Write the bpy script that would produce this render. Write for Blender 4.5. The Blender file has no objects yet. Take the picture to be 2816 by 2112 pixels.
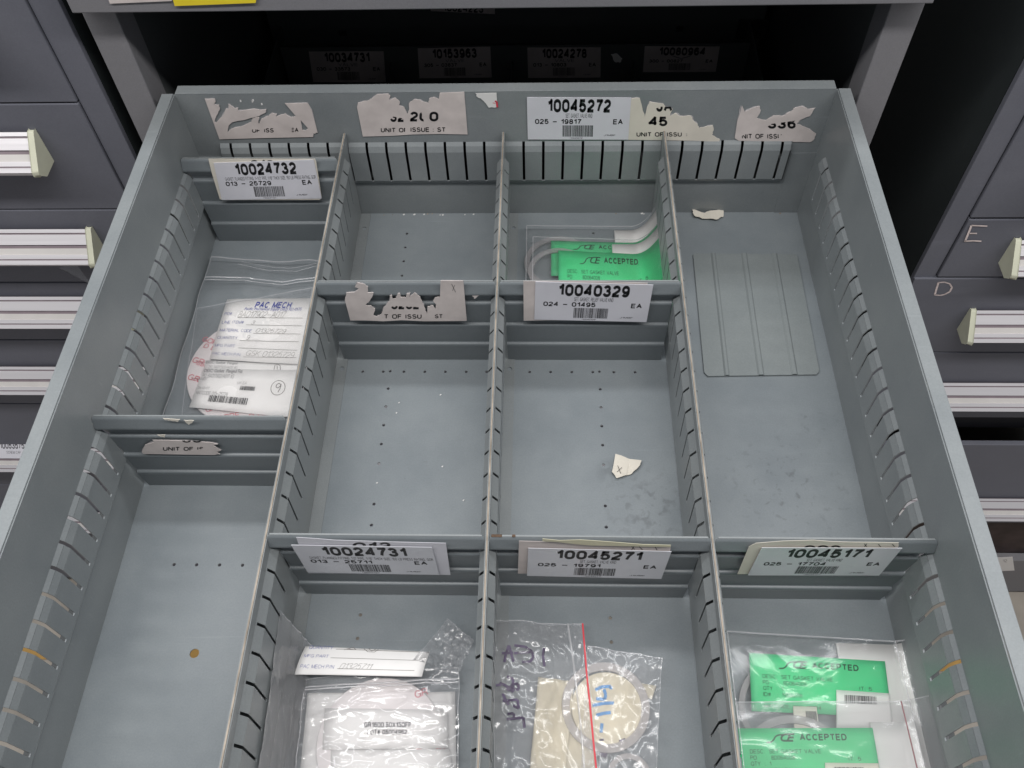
import bpy, bmesh, math, random
from mathutils import Vector, Matrix, noise
from mathutils.geometry import delaunay_2d_cdt
random.seed(7)
sc = bpy.context.scene
col = sc.collection
U = 0.0215                      # one slot pitch in metres; everything below is in pitches
W, H = 31.85, 7.94              # inner width and wall height of the drawer
# ---------------------------------------------------------------- camera
CAM = Vector((17.82470707, -35.38500532, 34.58888678))
RX, RZ, RR = (math.radians(a) for a in (34.68853975, 3.2892368, -2.55051458))
FPX = 2417.906
ROT = Matrix.Rotation(RZ, 3, 'Z') @ Matrix.Rotation(RX, 3, 'X') @ Matrix.Rotation(RR, 3, 'Z')
cd = bpy.data.cameras.new('camera'); cam = bpy.data.objects.new('camera', cd); col.objects.link(cam)
cam.matrix_world = Matrix.Translation(CAM * U) @ ROT.to_4x4()
cd.sensor_width = 36; cd.sensor_fit = 'HORIZONTAL'; cd.lens = FPX / 2816 * 36
cd.clip_start = 0.01; cd.clip_end = 100
sc.camera = cam
# ---------------------------------------------------------------- world, lamps, exposure
world = bpy.data.worlds.new('World'); sc.world = world; world.use_nodes = True
bg = world.node_tree.nodes['Background']; bg.inputs[0].default_value = (0.90, 0.93, 1.0, 1); bg.inputs[1].default_value = 0.24
sc.view_settings.view_transform = 'Standard'; sc.view_settings.look = 'None'
sc.view_settings.gamma = 1; sc.view_settings.use_curve_mapping = False; sc.view_settings.exposure = -0.10
def area(name, loc, sx, sy, power, colr, rot=(0, 0, 0)):
    l = bpy.data.lights.new(name, 'AREA'); l.shape = 'RECTANGLE'; l.size = sx; l.size_y = sy; l.energy = power; l.color = colr
    o = bpy.data.objects.new(name, l); col.objects.link(o); o.location = loc; o.rotation_euler = rot
    return o
area('tube_lamp', (0.75, -1.0, 2.3), 7.0, 0.26, 128, (1, 0.975, 0.955))
area('tube_lamp', (0.75, 0.34, 2.4), 7.0, 0.14, 52, (0.98, 0.99, 1))
# ---------------------------------------------------------------- picture -> place
def ray(x, y): return ROT @ Vector(((x - 1408) / FPX, -(y - 1056) / FPX, -1))
def on(ax, val, x, y):
    d = ray(x, y); return CAM + d * ((val - CAM[ax]) / d[ax])
def onf(f, x, y):
    z = 0.3
    for _ in range(25):
        p = on(2, z, x, y); z = 0.5 * z + 0.5 * f(p.x, p.y)
    return on(2, z, x, y)
def T(s, ox, oy): return lambda q: (q[0] / s + ox, q[1] / s + oy)
c1 = T(2.353, 0, 0); c2 = T(2.353, 800, 0); c3 = T(1.819, 1600, 0); c4 = T(2.353, 0, 704); c5 = T(2.353, 800, 704)
c6 = T(2.053, 1800, 600); b1 = T(2.353, 0, 1408); b2 = T(2.357, 700, 1408); b3 = T(2.357, 1300, 1408)
b4 = T(2.356, 1940, 1408); z5 = T(3.318, 430, 700); z6 = T(4.254, 1380, 560); z7 = T(2.602, 500, 230); z8 = T(5.53, 1600, 1180)
# ---------------------------------------------------------------- materials
MATS = {}
def newmat(name):
    m = bpy.data.materials.new(name); m.use_nodes = True; MATS[name] = m
    return m, m.node_tree.nodes, m.node_tree.links, m.node_tree.nodes['Principled BSDF']
def N(nodes, kind, **kw):
    n = nodes.new(kind)
    for k, v in kw.items():
        if k in n.inputs.keys() if hasattr(n.inputs, 'keys') else False: n.inputs[k].default_value = v
        else: setattr(n, k, v)
    return n
def enamel(name, c, rough=0.38, var=0.10, spec=0.5, smudges=(), dust=0.0, peel=0.02):
    m, n, l, p = newmat(name)
    tc = N(n, 'ShaderNodeTexCoord')
    a = N(n, 'ShaderNodeTexNoise'); a.inputs['Scale'].default_value = 9; a.inputs['Detail'].default_value = 6; a.inputs['Roughness'].default_value = 0.65
    b = N(n, 'ShaderNodeTexNoise'); b.inputs['Scale'].default_value = 700; b.inputs['Detail'].default_value = 2
    l.new(tc.outputs['Object'], a.inputs['Vector']); l.new(tc.outputs['Object'], b.inputs['Vector'])
    r = N(n, 'ShaderNodeValToRGB'); l.new(a.outputs['Fac'], r.inputs[0])
    r.color_ramp.elements[0].position = 0.3; r.color_ramp.elements[1].position = 0.72
    r.color_ramp.elements[0].color = tuple(x * (1 - var) for x in c) + (1,)
    r.color_ramp.elements[1].color = (c[0] * (1 + var), c[1] * (1 + var * .8), c[2] * (1 + var * .6), 1)
    mx = N(n, 'ShaderNodeMix', data_type='RGBA', blend_type='MULTIPLY'); mx.inputs[0].default_value = 1
    r2 = N(n, 'ShaderNodeMapRange'); r2.inputs[1].default_value = .3; r2.inputs[2].default_value = .7; r2.inputs[3].default_value = .95; r2.inputs[4].default_value = 1.05
    l.new(b.outputs['Fac'], r2.inputs[0]); l.new(r.outputs[0], mx.inputs[6]); l.new(r2.outputs[0], mx.inputs[7])
    out = mx.outputs[2]
    # long rub marks
    mp = N(n, 'ShaderNodeMapping'); mp.inputs['Scale'].default_value = (3, 90, 20); mp.inputs['Rotation'].default_value = (0, 0, .25)
    s = N(n, 'ShaderNodeTexNoise'); s.inputs['Scale'].default_value = 3; s.inputs['Detail'].default_value = 4
    l.new(tc.outputs['Object'], mp.inputs[0]); l.new(mp.outputs[0], s.inputs['Vector'])
    rs = N(n, 'ShaderNodeMapRange'); rs.inputs[1].default_value = .66; rs.inputs[2].default_value = .8; rs.inputs[3].default_value = 0; rs.inputs[4].default_value = .25
    l.new(s.outputs['Fac'], rs.inputs[0])
    m2 = N(n, 'ShaderNodeMix', data_type='RGBA'); l.new(rs.outputs[0], m2.inputs[0]); l.new(out, m2.inputs[6]); m2.inputs[7].default_value = (c[0] * 1.5 + .03, c[1] * 1.5 + .03, c[2] * 1.5 + .03, 1)
    out = m2.outputs[2]
    # greasy smudges with a place of their own (centre in pitches, radius)
    for (x, y, rad, sc_, th, dark) in smudges:
        d = N(n, 'ShaderNodeVectorMath', operation='DISTANCE'); l.new(tc.outputs['Object'], d.inputs[0]); d.inputs[1].default_value = ((x - W / 2) * U, (y + 15) * U, 0)
        f = N(n, 'ShaderNodeMapRange'); f.inputs[1].default_value = rad * U * .2; f.inputs[2].default_value = rad * U; f.inputs[3].default_value = 1; f.inputs[4].default_value = 0; l.new(d.outputs['Value'], f.inputs[0])
        g = N(n, 'ShaderNodeTexNoise'); g.inputs['Scale'].default_value = sc_; g.inputs['Detail'].default_value = 7; g.inputs['Distortion'].default_value = .35; l.new(tc.outputs['Object'], g.inputs['Vector'])
        h = N(n, 'ShaderNodeMapRange'); h.inputs[1].default_value = th; h.inputs[2].default_value = th + .12; l.new(g.outputs['Fac'], h.inputs[0])
        k = N(n, 'ShaderNodeMath', operation='MULTIPLY'); l.new(f.outputs[0], k.inputs[0]); l.new(h.outputs[0], k.inputs[1])
        k2 = N(n, 'ShaderNodeMath', operation='MULTIPLY'); l.new(k.outputs[0], k2.inputs[0]); k2.inputs[1].default_value = dark
        q = N(n, 'ShaderNodeMix', data_type='RGBA'); l.new(k2.outputs[0], q.inputs[0]); l.new(out, q.inputs[6]); q.inputs[7].default_value = (c[0] * .28, c[1] * .26, c[2] * .26, 1)
        out = q.outputs[2]
    l.new(out, p.inputs['Base Color'])
    rr = N(n, 'ShaderNodeMapRange'); rr.inputs[3].default_value = rough - .06; rr.inputs[4].default_value = rough + .10
    l.new(a.outputs['Fac'], rr.inputs[0]); l.new(rr.outputs[0], p.inputs['Roughness'])
    p.inputs['Specular IOR Level'].default_value = spec
    bp = N(n, 'ShaderNodeBump'); bp.inputs['Strength'].default_value = peel * 4; bp.inputs['Distance'].default_value = 0.0004
    o2 = N(n, 'ShaderNodeTexNoise'); o2.inputs['Scale'].default_value = 260; l.new(tc.outputs['Object'], o2.inputs['Vector'])
    l.new(o2.outputs['Fac'], bp.inputs['Height']); l.new(bp.outputs[0], p.inputs['Normal'])
    return m
def plain(name, c, rough=0.6, spec=0.4, var=0.06, scale=40, metal=0, trans=0):
    m, n, l, p = newmat(name)
    tc = N(n, 'ShaderNodeTexCoord'); a = N(n, 'ShaderNodeTexNoise'); a.inputs['Scale'].default_value = scale; a.inputs['Detail'].default_value = 5
    l.new(tc.outputs['Object'], a.inputs['Vector'])
    r = N(n, 'ShaderNodeValToRGB'); l.new(a.outputs['Fac'], r.inputs[0]); r.color_ramp.elements[0].position = .3; r.color_ramp.elements[1].position = .7
    r.color_ramp.elements[0].color = tuple(x * (1 - var) for x in c) + (1,); r.color_ramp.elements[1].color = tuple(min(1, x * (1 + var)) for x in c) + (1,)
    l.new(r.outputs[0], p.inputs['Base Color']); p.inputs['Roughness'].default_value = rough; p.inputs['Specular IOR Level'].default_value = spec; p.inputs['Metallic'].default_value = metal
    return m
GREY = (0.212, 0.235, 0.247)
enamel('drawer_enamel', GREY, .34, .14)
enamel('floor_enamel', (0.216, 0.246, 0.266), .29, .15, smudges=[(22.5, -18.0, 2.4, 110, .52, .38), (21.0, -16.25, .8, 60, .44, .35), (30.6, -20.3, .7, 70, .42, .8), (21.8, -20.3, 2.0, 120, .58, .35), (28.6, -17, 3.6, 130, .57, .40), (30.4, -13.5, 1.6, 140, .58, .30), (24.9, -15, 1.2, 120, .56, .3), (26.8, -24.2, 1.0, 120, .58, .35), (13, -17, 5, 160, .68, .3)])
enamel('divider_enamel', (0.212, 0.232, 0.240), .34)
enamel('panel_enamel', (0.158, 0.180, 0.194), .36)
enamel('spare_enamel', (0.215, 0.242, 0.248), .45)
enamel('cabinet_enamel', (0.140, 0.146, 0.176), .55, .08, .3)
enamel('post_enamel', (0.20, 0.20, 0.215), .5, .06, .3)
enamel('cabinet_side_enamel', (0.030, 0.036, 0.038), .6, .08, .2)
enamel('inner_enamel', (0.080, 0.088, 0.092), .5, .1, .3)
plain('worn_edge', (0.29, 0.25, 0.205), .5, .4, .35, 60)
plain('slot_rim', (0.02, 0.02, 0.025), .6)
plain('white_paper', (0.64, 0.64, 0.69), .5, .4, .03)
plain('glossy_card', (0.57, 0.58, 0.62), .28, .5, .03)
plain('shaded_paper', (0.46, 0.41, 0.41), .6, .3, .10, 30)  # white label paper darkened, the shade of the cabinet opening put into its colour
plain('cream_paper', (0.68, 0.64, 0.56), .6, .3, .06)
plain('pink_paper', (0.60, 0.545, 0.525), .7, .2, .09, 60)
plain('tag_white', (0.74, 0.73, 0.72), .5, .4, .03)
plain('green_paper', (0.06, 0.56, 0.235), .5, .4, .06)
plain('pale_green_paper', (0.70, 0.76, 0.70), .5, .4, .04)
plain('yellow_paper', (0.78, 0.62, 0.03), .5, .4, .04)
plain('black_ink', (0.012, 0.012, 0.014), .5, .3, .1)
plain('grey_ink', (0.10, 0.10, 0.11), .5, .3, .1)
plain('blue_ink', (0.05, 0.07, 0.30), .5, .3, .1)
plain('pencil', (0.16, 0.15, 0.14), .5, .3, .1)
plain('red_ink', (0.62, 0.05, 0.08), .5, .3, .1)
plain('pale_red_ink', (0.68, 0.14, 0.18), .5, .3, .1)
plain('green_ink', (0.015, 0.09, 0.045), .5, .3, .1)
plain('blue_marker', (0.07, 0.28, 0.62), .4, .3, .2, 90)
plain('purple_marker', (0.10, 0.08, 0.13), .4, .3, .4, 120)
plain('chalk', (0.70, 0.60, 0.58), .9, .1, .2, 200)
plain('paper_fibre', (0.42, 0.41, 0.42), .9, .1, .25, 150)
plain('dark_red_zip', (0.30, 0.16, 0.17), .4, .4)
plain('red_zip', (0.66, 0.06, 0.08), .3, .5)
plain('gasket_white', (0.72, 0.68, 0.68), .45, .4, .04)
plain('gasket_clear', (0.48, 0.46, 0.47), .3, .5, .06)
plain('gasket_cloudy', (0.58, 0.55, 0.54), .3, .5, .06)
plain('cream_gasket', (0.66, 0.60, 0.46), .5, .4, .08)
plain('cap_plastic', (0.62, 0.63, 0.50), .5, .4, .06)
plain('tan_card', (0.60, 0.58, 0.42), .5, .3, .05)
plain('floor_concrete', (0.33, 0.30, 0.26), .55, .3, .25, 8)
plain('floor_tape', (0.44, 0.26, 0.07), .5, .4, .15, 30)
plain('plinth_dark', (0.05, 0.035, 0.035), .6, .3, .4, 30)
m, n, l, p = newmat('aluminium')
p.inputs['Base Color'].default_value = (0.80, 0.78, 0.80, 1); p.inputs['Metallic'].default_value = .55; p.inputs['Roughness'].default_value = .38
tc = N(n, 'ShaderNodeTexCoord'); mp = N(n, 'ShaderNodeMapping'); mp.inputs['Scale'].default_value = (2, 200, 200)
ns = N(n, 'ShaderNodeTexNoise'); ns.inputs['Scale'].default_value = 3; l.new(tc.outputs['Object'], mp.inputs[0]); l.new(mp.outputs[0], ns.inputs['Vector'])
mr = N(n, 'ShaderNodeMapRange'); mr.inputs[3].default_value = .28; mr.inputs[4].default_value = .48; l.new(ns.outputs['Fac'], mr.inputs[0]); l.new(mr.outputs[0], p.inputs['Roughness'])
plain('holder_strip', (0.62, 0.60, 0.58), .4, .5, .04)
plain('aluminium_groove', (0.22, 0.18, 0.20), .5, .4, .1)
def plastic(name, milky, tint, rough=.07, fz=1.0, bump=.35, scale=45):
    m, n, l, p = newmat(name); n.remove(p); out = n['Material Output']
    tr = N(n, 'ShaderNodeBsdfTransparent'); tr.inputs[0].default_value = tint + (1,)
    gl = N(n, 'ShaderNodeBsdfGlossy'); gl.inputs[0].default_value = (1, 1, 1, 1); gl.inputs['Roughness'].default_value = rough
    df = N(n, 'ShaderNodeBsdfDiffuse'); df.inputs[0].default_value = (.80, .80, .83, 1)
    tl = N(n, 'ShaderNodeBsdfTranslucent'); tl.inputs[0].default_value = (.8, .8, .83, 1)
    md = N(n, 'ShaderNodeMixShader'); md.inputs[0].default_value = .4; l.new(df.outputs[0], md.inputs[1]); l.new(tl.outputs[0], md.inputs[2])
    a = N(n, 'ShaderNodeMixShader'); a.inputs[0].default_value = milky; l.new(tr.outputs[0], a.inputs[1]); l.new(md.outputs[0], a.inputs[2])
    tc = N(n, 'ShaderNodeTexCoord'); ns = N(n, 'ShaderNodeTexNoise'); ns.inputs['Scale'].default_value = scale; ns.inputs['Detail'].default_value = 4; ns.inputs['Distortion'].default_value = .8
    l.new(tc.outputs['Object'], ns.inputs['Vector']); bp = N(n, 'ShaderNodeBump'); bp.inputs['Strength'].default_value = bump; bp.inputs['Distance'].default_value = .006; l.new(ns.outputs['Fac'], bp.inputs['Height'])
    l.new(bp.outputs[0], gl.inputs['Normal'])
    fr = N(n, 'ShaderNodeFresnel'); fr.inputs[0].default_value = 1.5; l.new(bp.outputs[0], fr.inputs['Normal'])
    mu = N(n, 'ShaderNodeMath', operation='MULTIPLY'); mu.inputs[1].default_value = fz; mu.use_clamp = True; l.new(fr.outputs[0], mu.inputs[0])
    b = N(n, 'ShaderNodeMixShader'); l.new(mu.outputs[0], b.inputs[0]); l.new(a.outputs[0], b.inputs[1]); l.new(gl.outputs[0], b.inputs[2])
    l.new(b.outputs[0], out.inputs[0])
plastic('clear_bag', .045, (.985, .985, .985), rough=.14, fz=1.0, bump=.18, scale=14)
plastic('milky_bag', .20, (.98, .98, .98), rough=.15, fz=1.1, bump=.16, scale=12)
plastic('crinkly_bag', .17, (.98, .98, .98), rough=.12, fz=1.15, bump=.16, scale=14)
plastic('flap_film', .22, (.98, .98, .98), rough=.14, fz=1.0, bump=.3, scale=14)
plastic('bag_edge', .50, (.95, .95, .95), rough=.15, fz=2)
MATS['gasket_cloudy'].node_tree.nodes['Principled BSDF'].inputs['Alpha'].default_value = .58
m = MATS['gasket_clear']; n = m.node_tree.nodes; l = m.node_tree.links; p = n['Principled BSDF']; p.inputs['Alpha'].default_value = .42
# ---------------------------------------------------------------- object helpers
def link(o, parent=None):
    col.objects.link(o)
    if parent is not None: o.parent = parent
    return o
def tag(o, label=None, cat=None, group=None, kind=None):
    if label: o['label'] = label
    if cat: o['category'] = cat
    if group: o['group'] = group
    if kind: o['kind'] = kind
    return o
def thing(name, label, cat, loc=(0, 0, 0), group=None, kind=None):
    o = bpy.data.objects.new(name, None); col.objects.link(o); o.empty_display_size = .02; o['org'] = list(loc)
    o.location = Vector(loc) * U
    return tag(o, label, cat, group, kind)
ORG = {}
def org(parent):
    v = Vector((0, 0, 0))
    while parent is not None:
        v += Vector(parent['org']) if 'org' in parent.keys() else Vector((0, 0, 0)); parent = parent.parent
    return v
def mk(name, verts, faces, mats, parent=None, fm=None, smooth=False, solid=0, bev=0, loc=None):
    """verts in pitches, world frame; stored relative to the parent's base"""
    o0 = org(parent) if loc is None else Vector(loc)
    me = bpy.data.meshes.new(name)
    me.from_pydata([tuple((Vector(v) - o0) * U) for v in verts], [], faces)
    for m_ in (mats if isinstance(mats, (list, tuple)) else [mats]): me.materials.append(MATS[m_])
    if fm:
        for p_, i in zip(me.polygons, fm): p_.material_index = i
    if smooth:
        for p_ in me.polygons: p_.use_smooth = True
    me.validate(); me.update()
    o = bpy.data.objects.new(name, me); link(o, parent)
    if loc is not None and parent is None: o.location = o0 * U
    if solid:
        s = o.modifiers.new('sheet', 'SOLIDIFY'); s.thickness = solid * U; s.offset = -1
    if bev:
        b = o.modifiers.new('bevel', 'BEVEL'); b.width = bev * U; b.segments = 2; b.limit_method = 'ANGLE'
    return o
def box(x0, x1, y0, y1, z0, z1):
    v = [(x0, y0, z0), (x1, y0, z0), (x1, y1, z0), (x0, y1, z0), (x0, y0, z1), (x1, y0, z1), (x1, y1, z1), (x0, y1, z1)]
    return v, [(0, 3, 2, 1), (4, 5, 6, 7), (0, 1, 5, 4), (1, 2, 6, 5), (2, 3, 7, 6), (3, 0, 4, 7)]
def boxes(lst):
    V, F = [], []
    for b in lst:
        v, f = box(*b); k = len(V); V += v; F += [tuple(i + k for i in q) for q in f]
    return V, F
def mkbox(name, b, mat, parent=None, bev=0.0, **kw):
    v, f = box(*b); return mk(name, v, f, mat, parent, bev=bev, **kw)
# ---- text geometry cache
TX = {}
def arc(cx, cy, rx, ry, a0, a1, n=None):
    n = n or max(4, int(abs(a1 - a0) / 22))
    return [(cx + rx * math.cos(math.radians(a0 + (a1 - a0) * i / n)), cy + ry * math.sin(math.radians(a0 + (a1 - a0) * i / n))) for i in range(n + 1)]
O_ = arc(.5, .3, .5, .3, 180, 360) + arc(.5, .7, .5, .3, 0, 180) + [(0, .3)]
SF = {'0': (.62, [O_]), 'O': (.78, [O_]), 'Q': (.78, [O_, [(.6, .75), (1, 1.03)]]), '1': (.36, [[(0, .24), (.5, .18), (.95, 0), (.95, 1)]]),
 '2': (.6, [arc(.5, .28, .48, .28, 190, 395) + [(.06, .86), (0, 1), (1, 1)]]), '3': (.6, [arc(.47, .24, .42, .24, 190, 430) + [(.35, .47)], arc(.47, .73, .5, .27, 270, 535)]),
 '4': (.64, [[(1, .72), (0, .72), (.76, 0), (.76, 1)]]), '5': (.6, [[(.92, 0), (.14, 0), (.05, .5)] + arc(.47, .67, .5, .33, 218, 525)]),
 '6': (.6, [arc(.5, .68, .48, .32, 0, 360), [(.94, .16)] + arc(.52, .3, .5, .3, 310, 180) + [(.02, .68)]]), '7': (.58, [[(0, 0), (1, 0), (.55, .5), (.34, 1)]]),
 '8': (.6, [arc(.5, .24, .42, .24, 0, 360), arc(.5, .73, .5, .27, 0, 360)]), '9': (.6, [arc(.5, .32, .48, .32, 0, 360), [(.06, .84)] + arc(.48, .7, .5, .3, 130, 0) + [(.98, .32)]]),
 'A': (.74, [[(0, 1), (.5, 0), (1, 1)], [(.19, .64), (.81, .64)]]), 'B': (.66, [[(0, 0), (0, 1)], [(0, 0), (.55, 0)] + arc(.58, .24, .36, .24, 270, 450) + [(0, .48)], [(.5, .48)] + arc(.6, .74, .4, .26, 270, 450) + [(0, 1)]]),
 'C': (.74, [arc(.5, .5, .5, .5, 320, 40)]), 'D': (.7, [[(0, 0), (.45, 0)] + arc(.5, .5, .5, .5, 270, 450) + [(0, 1), (0, 0)]]), 'E': (.6, [[(1, 0), (0, 0), (0, 1), (1, 1)], [(0, .48), (.92, .48)]]),
 'F': (.58, [[(1, 0), (0, 0), (0, 1)], [(0, .48), (.88, .48)]]), 'G': (.76, [arc(.5, .5, .5, .5, 320, 20) + [(.97, .54), (.55, .54)], [(.97, .54), (.97, 1)]]), 'H': (.68, [[(0, 0), (0, 1)], [(1, 0), (1, 1)], [(0, .48), (1, .48)]]),
 'I': (.06, [[(.5, 0), (.5, 1)]]), 'J': (.5, [[(1, 0), (1, .7)] + arc(.5, .72, .5, .28, 0, 180)]), 'K': (.68, [[(0, 0), (0, 1)], [(.95, 0), (0, .62)], [(.3, .42), (1, 1)]]), 'L': (.56, [[(0, 0), (0, 1), (1, 1)]]),
 'M': (.82, [[(0, 1), (0, 0), (.5, .95), (1, 0), (1, 1)]]), 'N': (.7, [[(0, 1), (0, 0), (1, 1), (1, 0)]]), 'P': (.64, [[(0, 1), (0, 0), (.55, 0)] + arc(.6, .26, .4, .26, 270, 450) + [(0, .52)]]),
 'R': (.68, [[(0, 1), (0, 0), (.55, 0)] + arc(.58, .25, .38, .25, 270, 450) + [(0, .5)], [(.55, .5), (.85, .62), (1, 1)]]), 'S': (.66, [arc(.5, .25, .44, .25, 335, 110) + arc(.5, .74, .5, .26, 270, 525)]),
 'T': (.66, [[(0, 0), (1, 0)], [(.5, 0), (.5, 1)]]), 'U': (.68, [[(0, 0), (0, .68)] + arc(.5, .68, .5, .32, 180, 0) + [(1, 0)]]), 'V': (.7, [[(0, 0), (.5, 1), (1, 0)]]), 'W': (.95, [[(0, 0), (.25, 1), (.5, .05), (.75, 1), (1, 0)]]),
 'X': (.68, [[(0, 0), (1, 1)], [(1, 0), (0, 1)]]), 'Y': (.7, [[(0, 0), (.5, .52), (1, 0)], [(.5, .52), (.5, 1)]]), 'Z': (.62, [[(0, 0), (1, 0), (0, 1), (1, 1)]]), '-': (.75, [[(0, .55), (1, .55)]]), '/': (.4, [[(1, 0), (0, 1)]]),
 '#': (.6, [[(.35, 0), (.2, 1)], [(.8, 0), (.65, 1)], [(0, .33), (1, .33)], [(0, .67), (1, .67)]]), '.': (.05, [[(.5, .9), (.5, 1)]]), ',': (.05, [[(.5, .9), (.5, 1.1)]]), ':': (.05, [[(.5, .3), (.5, .42)], [(.5, .88), (.5, 1)]]), '"': (.2, [[(0, 0), (0, .25)], [(1, 0), (1, .25)]]), '*': (.3, [[(0, .2), (1, .5)], [(1, .2), (0, .5)], [(.5, .1), (.5, .6)]]),
 ' ': (.3, [])}
def stroke_glyphs(s, th, shear):
    P, x = [], 0.0; V, F = [], []
    for ch in s:
        w_, st = SF[ch]
        for pl in st:
            q = [(x + th / 2 + a * w_, th / 2 + b * (1 - th)) for a, b in pl]
            q = [(a + shear * (1 - b), b) for a, b in q]; n = len(q)
            for i in range(n - 1):
                (x0, y0), (x1, y1) = q[i], q[i + 1]; L = math.hypot(x1 - x0, y1 - y0)
                if L < 1e-6: continue
                dx, dy = (x1 - x0) / L, (y1 - y0) / L
                e0 = th * .42 if i > 0 else 0; e1 = 0
                for (j, nm) in ((i - 1, 0), (i + 2, 1)):
                    if 0 <= j < n:
                        (xa, ya), (xb, yb) = (q[j], q[i]) if nm == 0 else (q[i + 1], q[j]); l2 = math.hypot(xb - xa, yb - ya) or 1
                        sharp = (dx * (xb - xa) + dy * (yb - ya)) / l2 < .8; v_ = th * (.45 if sharp else .06)
                        if nm == 0: e0 = v_
                        else: e1 = v_
                    elif nm == 0: e0 = th * .0
                x0 -= dx * e0; y0 -= dy * e0; x1 += dx * e1; y1 += dy * e1; nx, ny = -dy * th / 2, dx * th / 2; k = len(V)
                V += [(x0 + nx, y0 + ny), (x1 + nx, y1 + ny), (x1 - nx, y1 - ny), (x0 - nx, y0 - ny)]; F.append((k, k + 1, k + 2, k + 3))
        x += w_ + th + .11
    xs = [a[0] for a in V]; x0, x1 = min(xs), max(xs)
    return [((a - x0) / max(.001, x1 - x0), b) for a, b in V], F
def glyphs(s, bold=0.0, shear=0.0):
    key = (s, bold, shear)
    if key in TX: return TX[key]
    if all(ch in SF for ch in s) and s.strip():
        TX[key] = stroke_glyphs(s, .075 + bold * 3.6 if shear < .3 else .05, shear); return TX[key]
    c = bpy.data.curves.new('t', 'FONT'); c.body = s; c.offset = bold; c.shear = shear; c.resolution_u = 2; c.fill_mode = 'FRONT'
    o = bpy.data.objects.new('t', c); col.objects.link(o)
    dg = bpy.context.evaluated_depsgraph_get(); me = bpy.data.meshes.new_from_object(o.evaluated_get(dg))
    me.calc_loop_triangles()
    v = [(q.co.x, q.co.y) for q in me.vertices]; t = [tuple(a.vertices) for a in me.loop_triangles]
    bpy.data.objects.remove(o); bpy.data.curves.remove(c); bpy.data.meshes.remove(me)
    if not v: v = [(0, 0)]
    x0 = min(a[0] for a in v); x1 = max(a[0] for a in v); y0 = min(a[1] for a in v); y1 = max(a[1] for a in v)
    v = [((a[0] - x0) / max(1e-6, x1 - x0), 1 - (a[1] - y0) / max(1e-6, y1 - y0)) for a in v]
    TX[key] = (v, t); return TX[key]
# ---- a sheet lying in the place: (u right, v down) -> world
class Sheet:
    def __init__(s, quad, kind, f=None):
        s.f = f; s.kind = kind
        if kind == 'y': s.c = [on(1, f, *q) for q in quad]
        elif kind == 'f': s.c = [onf(f, *q) for q in quad]
        else: s.c = [Vector(q) for q in quad]
        if len(s.c) == 3: s.c.append(s.c[0] + s.c[2] - s.c[1])
    def at(s, u, v, off=0.0, nz=0.0):
        TL, TR, BR, BL = s.c
        p = TL * (1 - u) * (1 - v) + TR * u * (1 - v) + BR * u * v + BL * (1 - u) * v
        if s.kind == 'f':
            p = Vector((p.x, p.y, s.f(p.x, p.y)))
            e = .05; n_ = Vector((-(s.f(p.x + e, p.y) - p.z) / e, -(s.f(p.x, p.y + e) - p.z) / e, 1)).normalized()
        else:
            n_ = (TR - TL).cross(BL - TL).normalized()
            if n_.dot(CAM - p) < 0: n_ = -n_
        return p + n_ * (off + nz)
    def inv(s, q):
        TL, TR, BR, BL = s.c
        if s.kind == 'y': w = on(1, s.f, *q)
        elif s.kind == 'f': w = onf(s.f, *q)
        a = 0 if True else 0; k = 2 if s.kind == 'y' else 1
        u, v = .5, .5
        for _ in range(8):
            P = TL * (1 - u) * (1 - v) + TR * u * (1 - v) + BR * u * v + BL * (1 - u) * v
            du = (TR - TL) * (1 - v) + (BR - BL) * v; dv = (BL - TL) * (1 - u) + (BR - TR) * u
            r0 = w[0] - P[0]; r1 = w[k] - P[k]; det = du[0] * dv[k] - dv[0] * du[k]
            u += (r0 * dv[k] - dv[0] * r1) / det; v += (du[0] * r1 - du[k] * r0) / det
        return u, v
def sheet_obj(name, S, mat, parent=None, off=0.0, nu=1, nv=1, thick=.012, crinkle=None, smooth=False, loc=None, edge=None):
    V, F = [], []
    for side in (0, 1) if thick else (0,):
        for j in range(nv + 1):
            for i in range(nu + 1):
                u, v = i / nu, j / nv; c = crinkle(u, v) if crinkle else 0
                if edge: u, v = edge(u, v)
                V.append(S.at(u, v, off - side * thick, c))
    k = (nu + 1) * (nv + 1); I = lambda i, j, s=0: s * k + j * (nu + 1) + i
    for j in range(nv):
        for i in range(nu):
            F.append((I(i, j), I(i, j + 1), I(i + 1, j + 1), I(i + 1, j)))
            if thick: F.append((I(i, j, 1), I(i + 1, j, 1), I(i + 1, j + 1, 1), I(i, j + 1, 1)))
    if thick:
        for i in range(nu):
            F.append((I(i, 0), I(i + 1, 0), I(i + 1, 0, 1), I(i, 0, 1))); F.append((I(i + 1, nv), I(i, nv), I(i, nv, 1), I(i + 1, nv, 1)))
        for j in range(nv):
            F.append((I(0, j + 1), I(0, j), I(0, j, 1), I(0, j + 1, 1))); F.append((I(nu, j), I(nu, j + 1), I(nu, j + 1, 1), I(nu, j, 1)))
    return mk(name, V, F, mat, parent, smooth=smooth, loc=loc)
def clip_poly(poly, cl):
    a, b, c = cl; out = []
    for i in range(len(poly)):
        p, q = poly[i], poly[(i + 1) % len(poly)]; dp = a * p[0] + b * p[1] + c; dq = a * q[0] + b * q[1] + c
        if dp >= 0: out.append(p)
        if dp * dq < 0: t = dp / (dp - dq); out.append((p[0] + t * (q[0] - p[0]), p[1] + t * (q[1] - p[1])))
    return out
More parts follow.
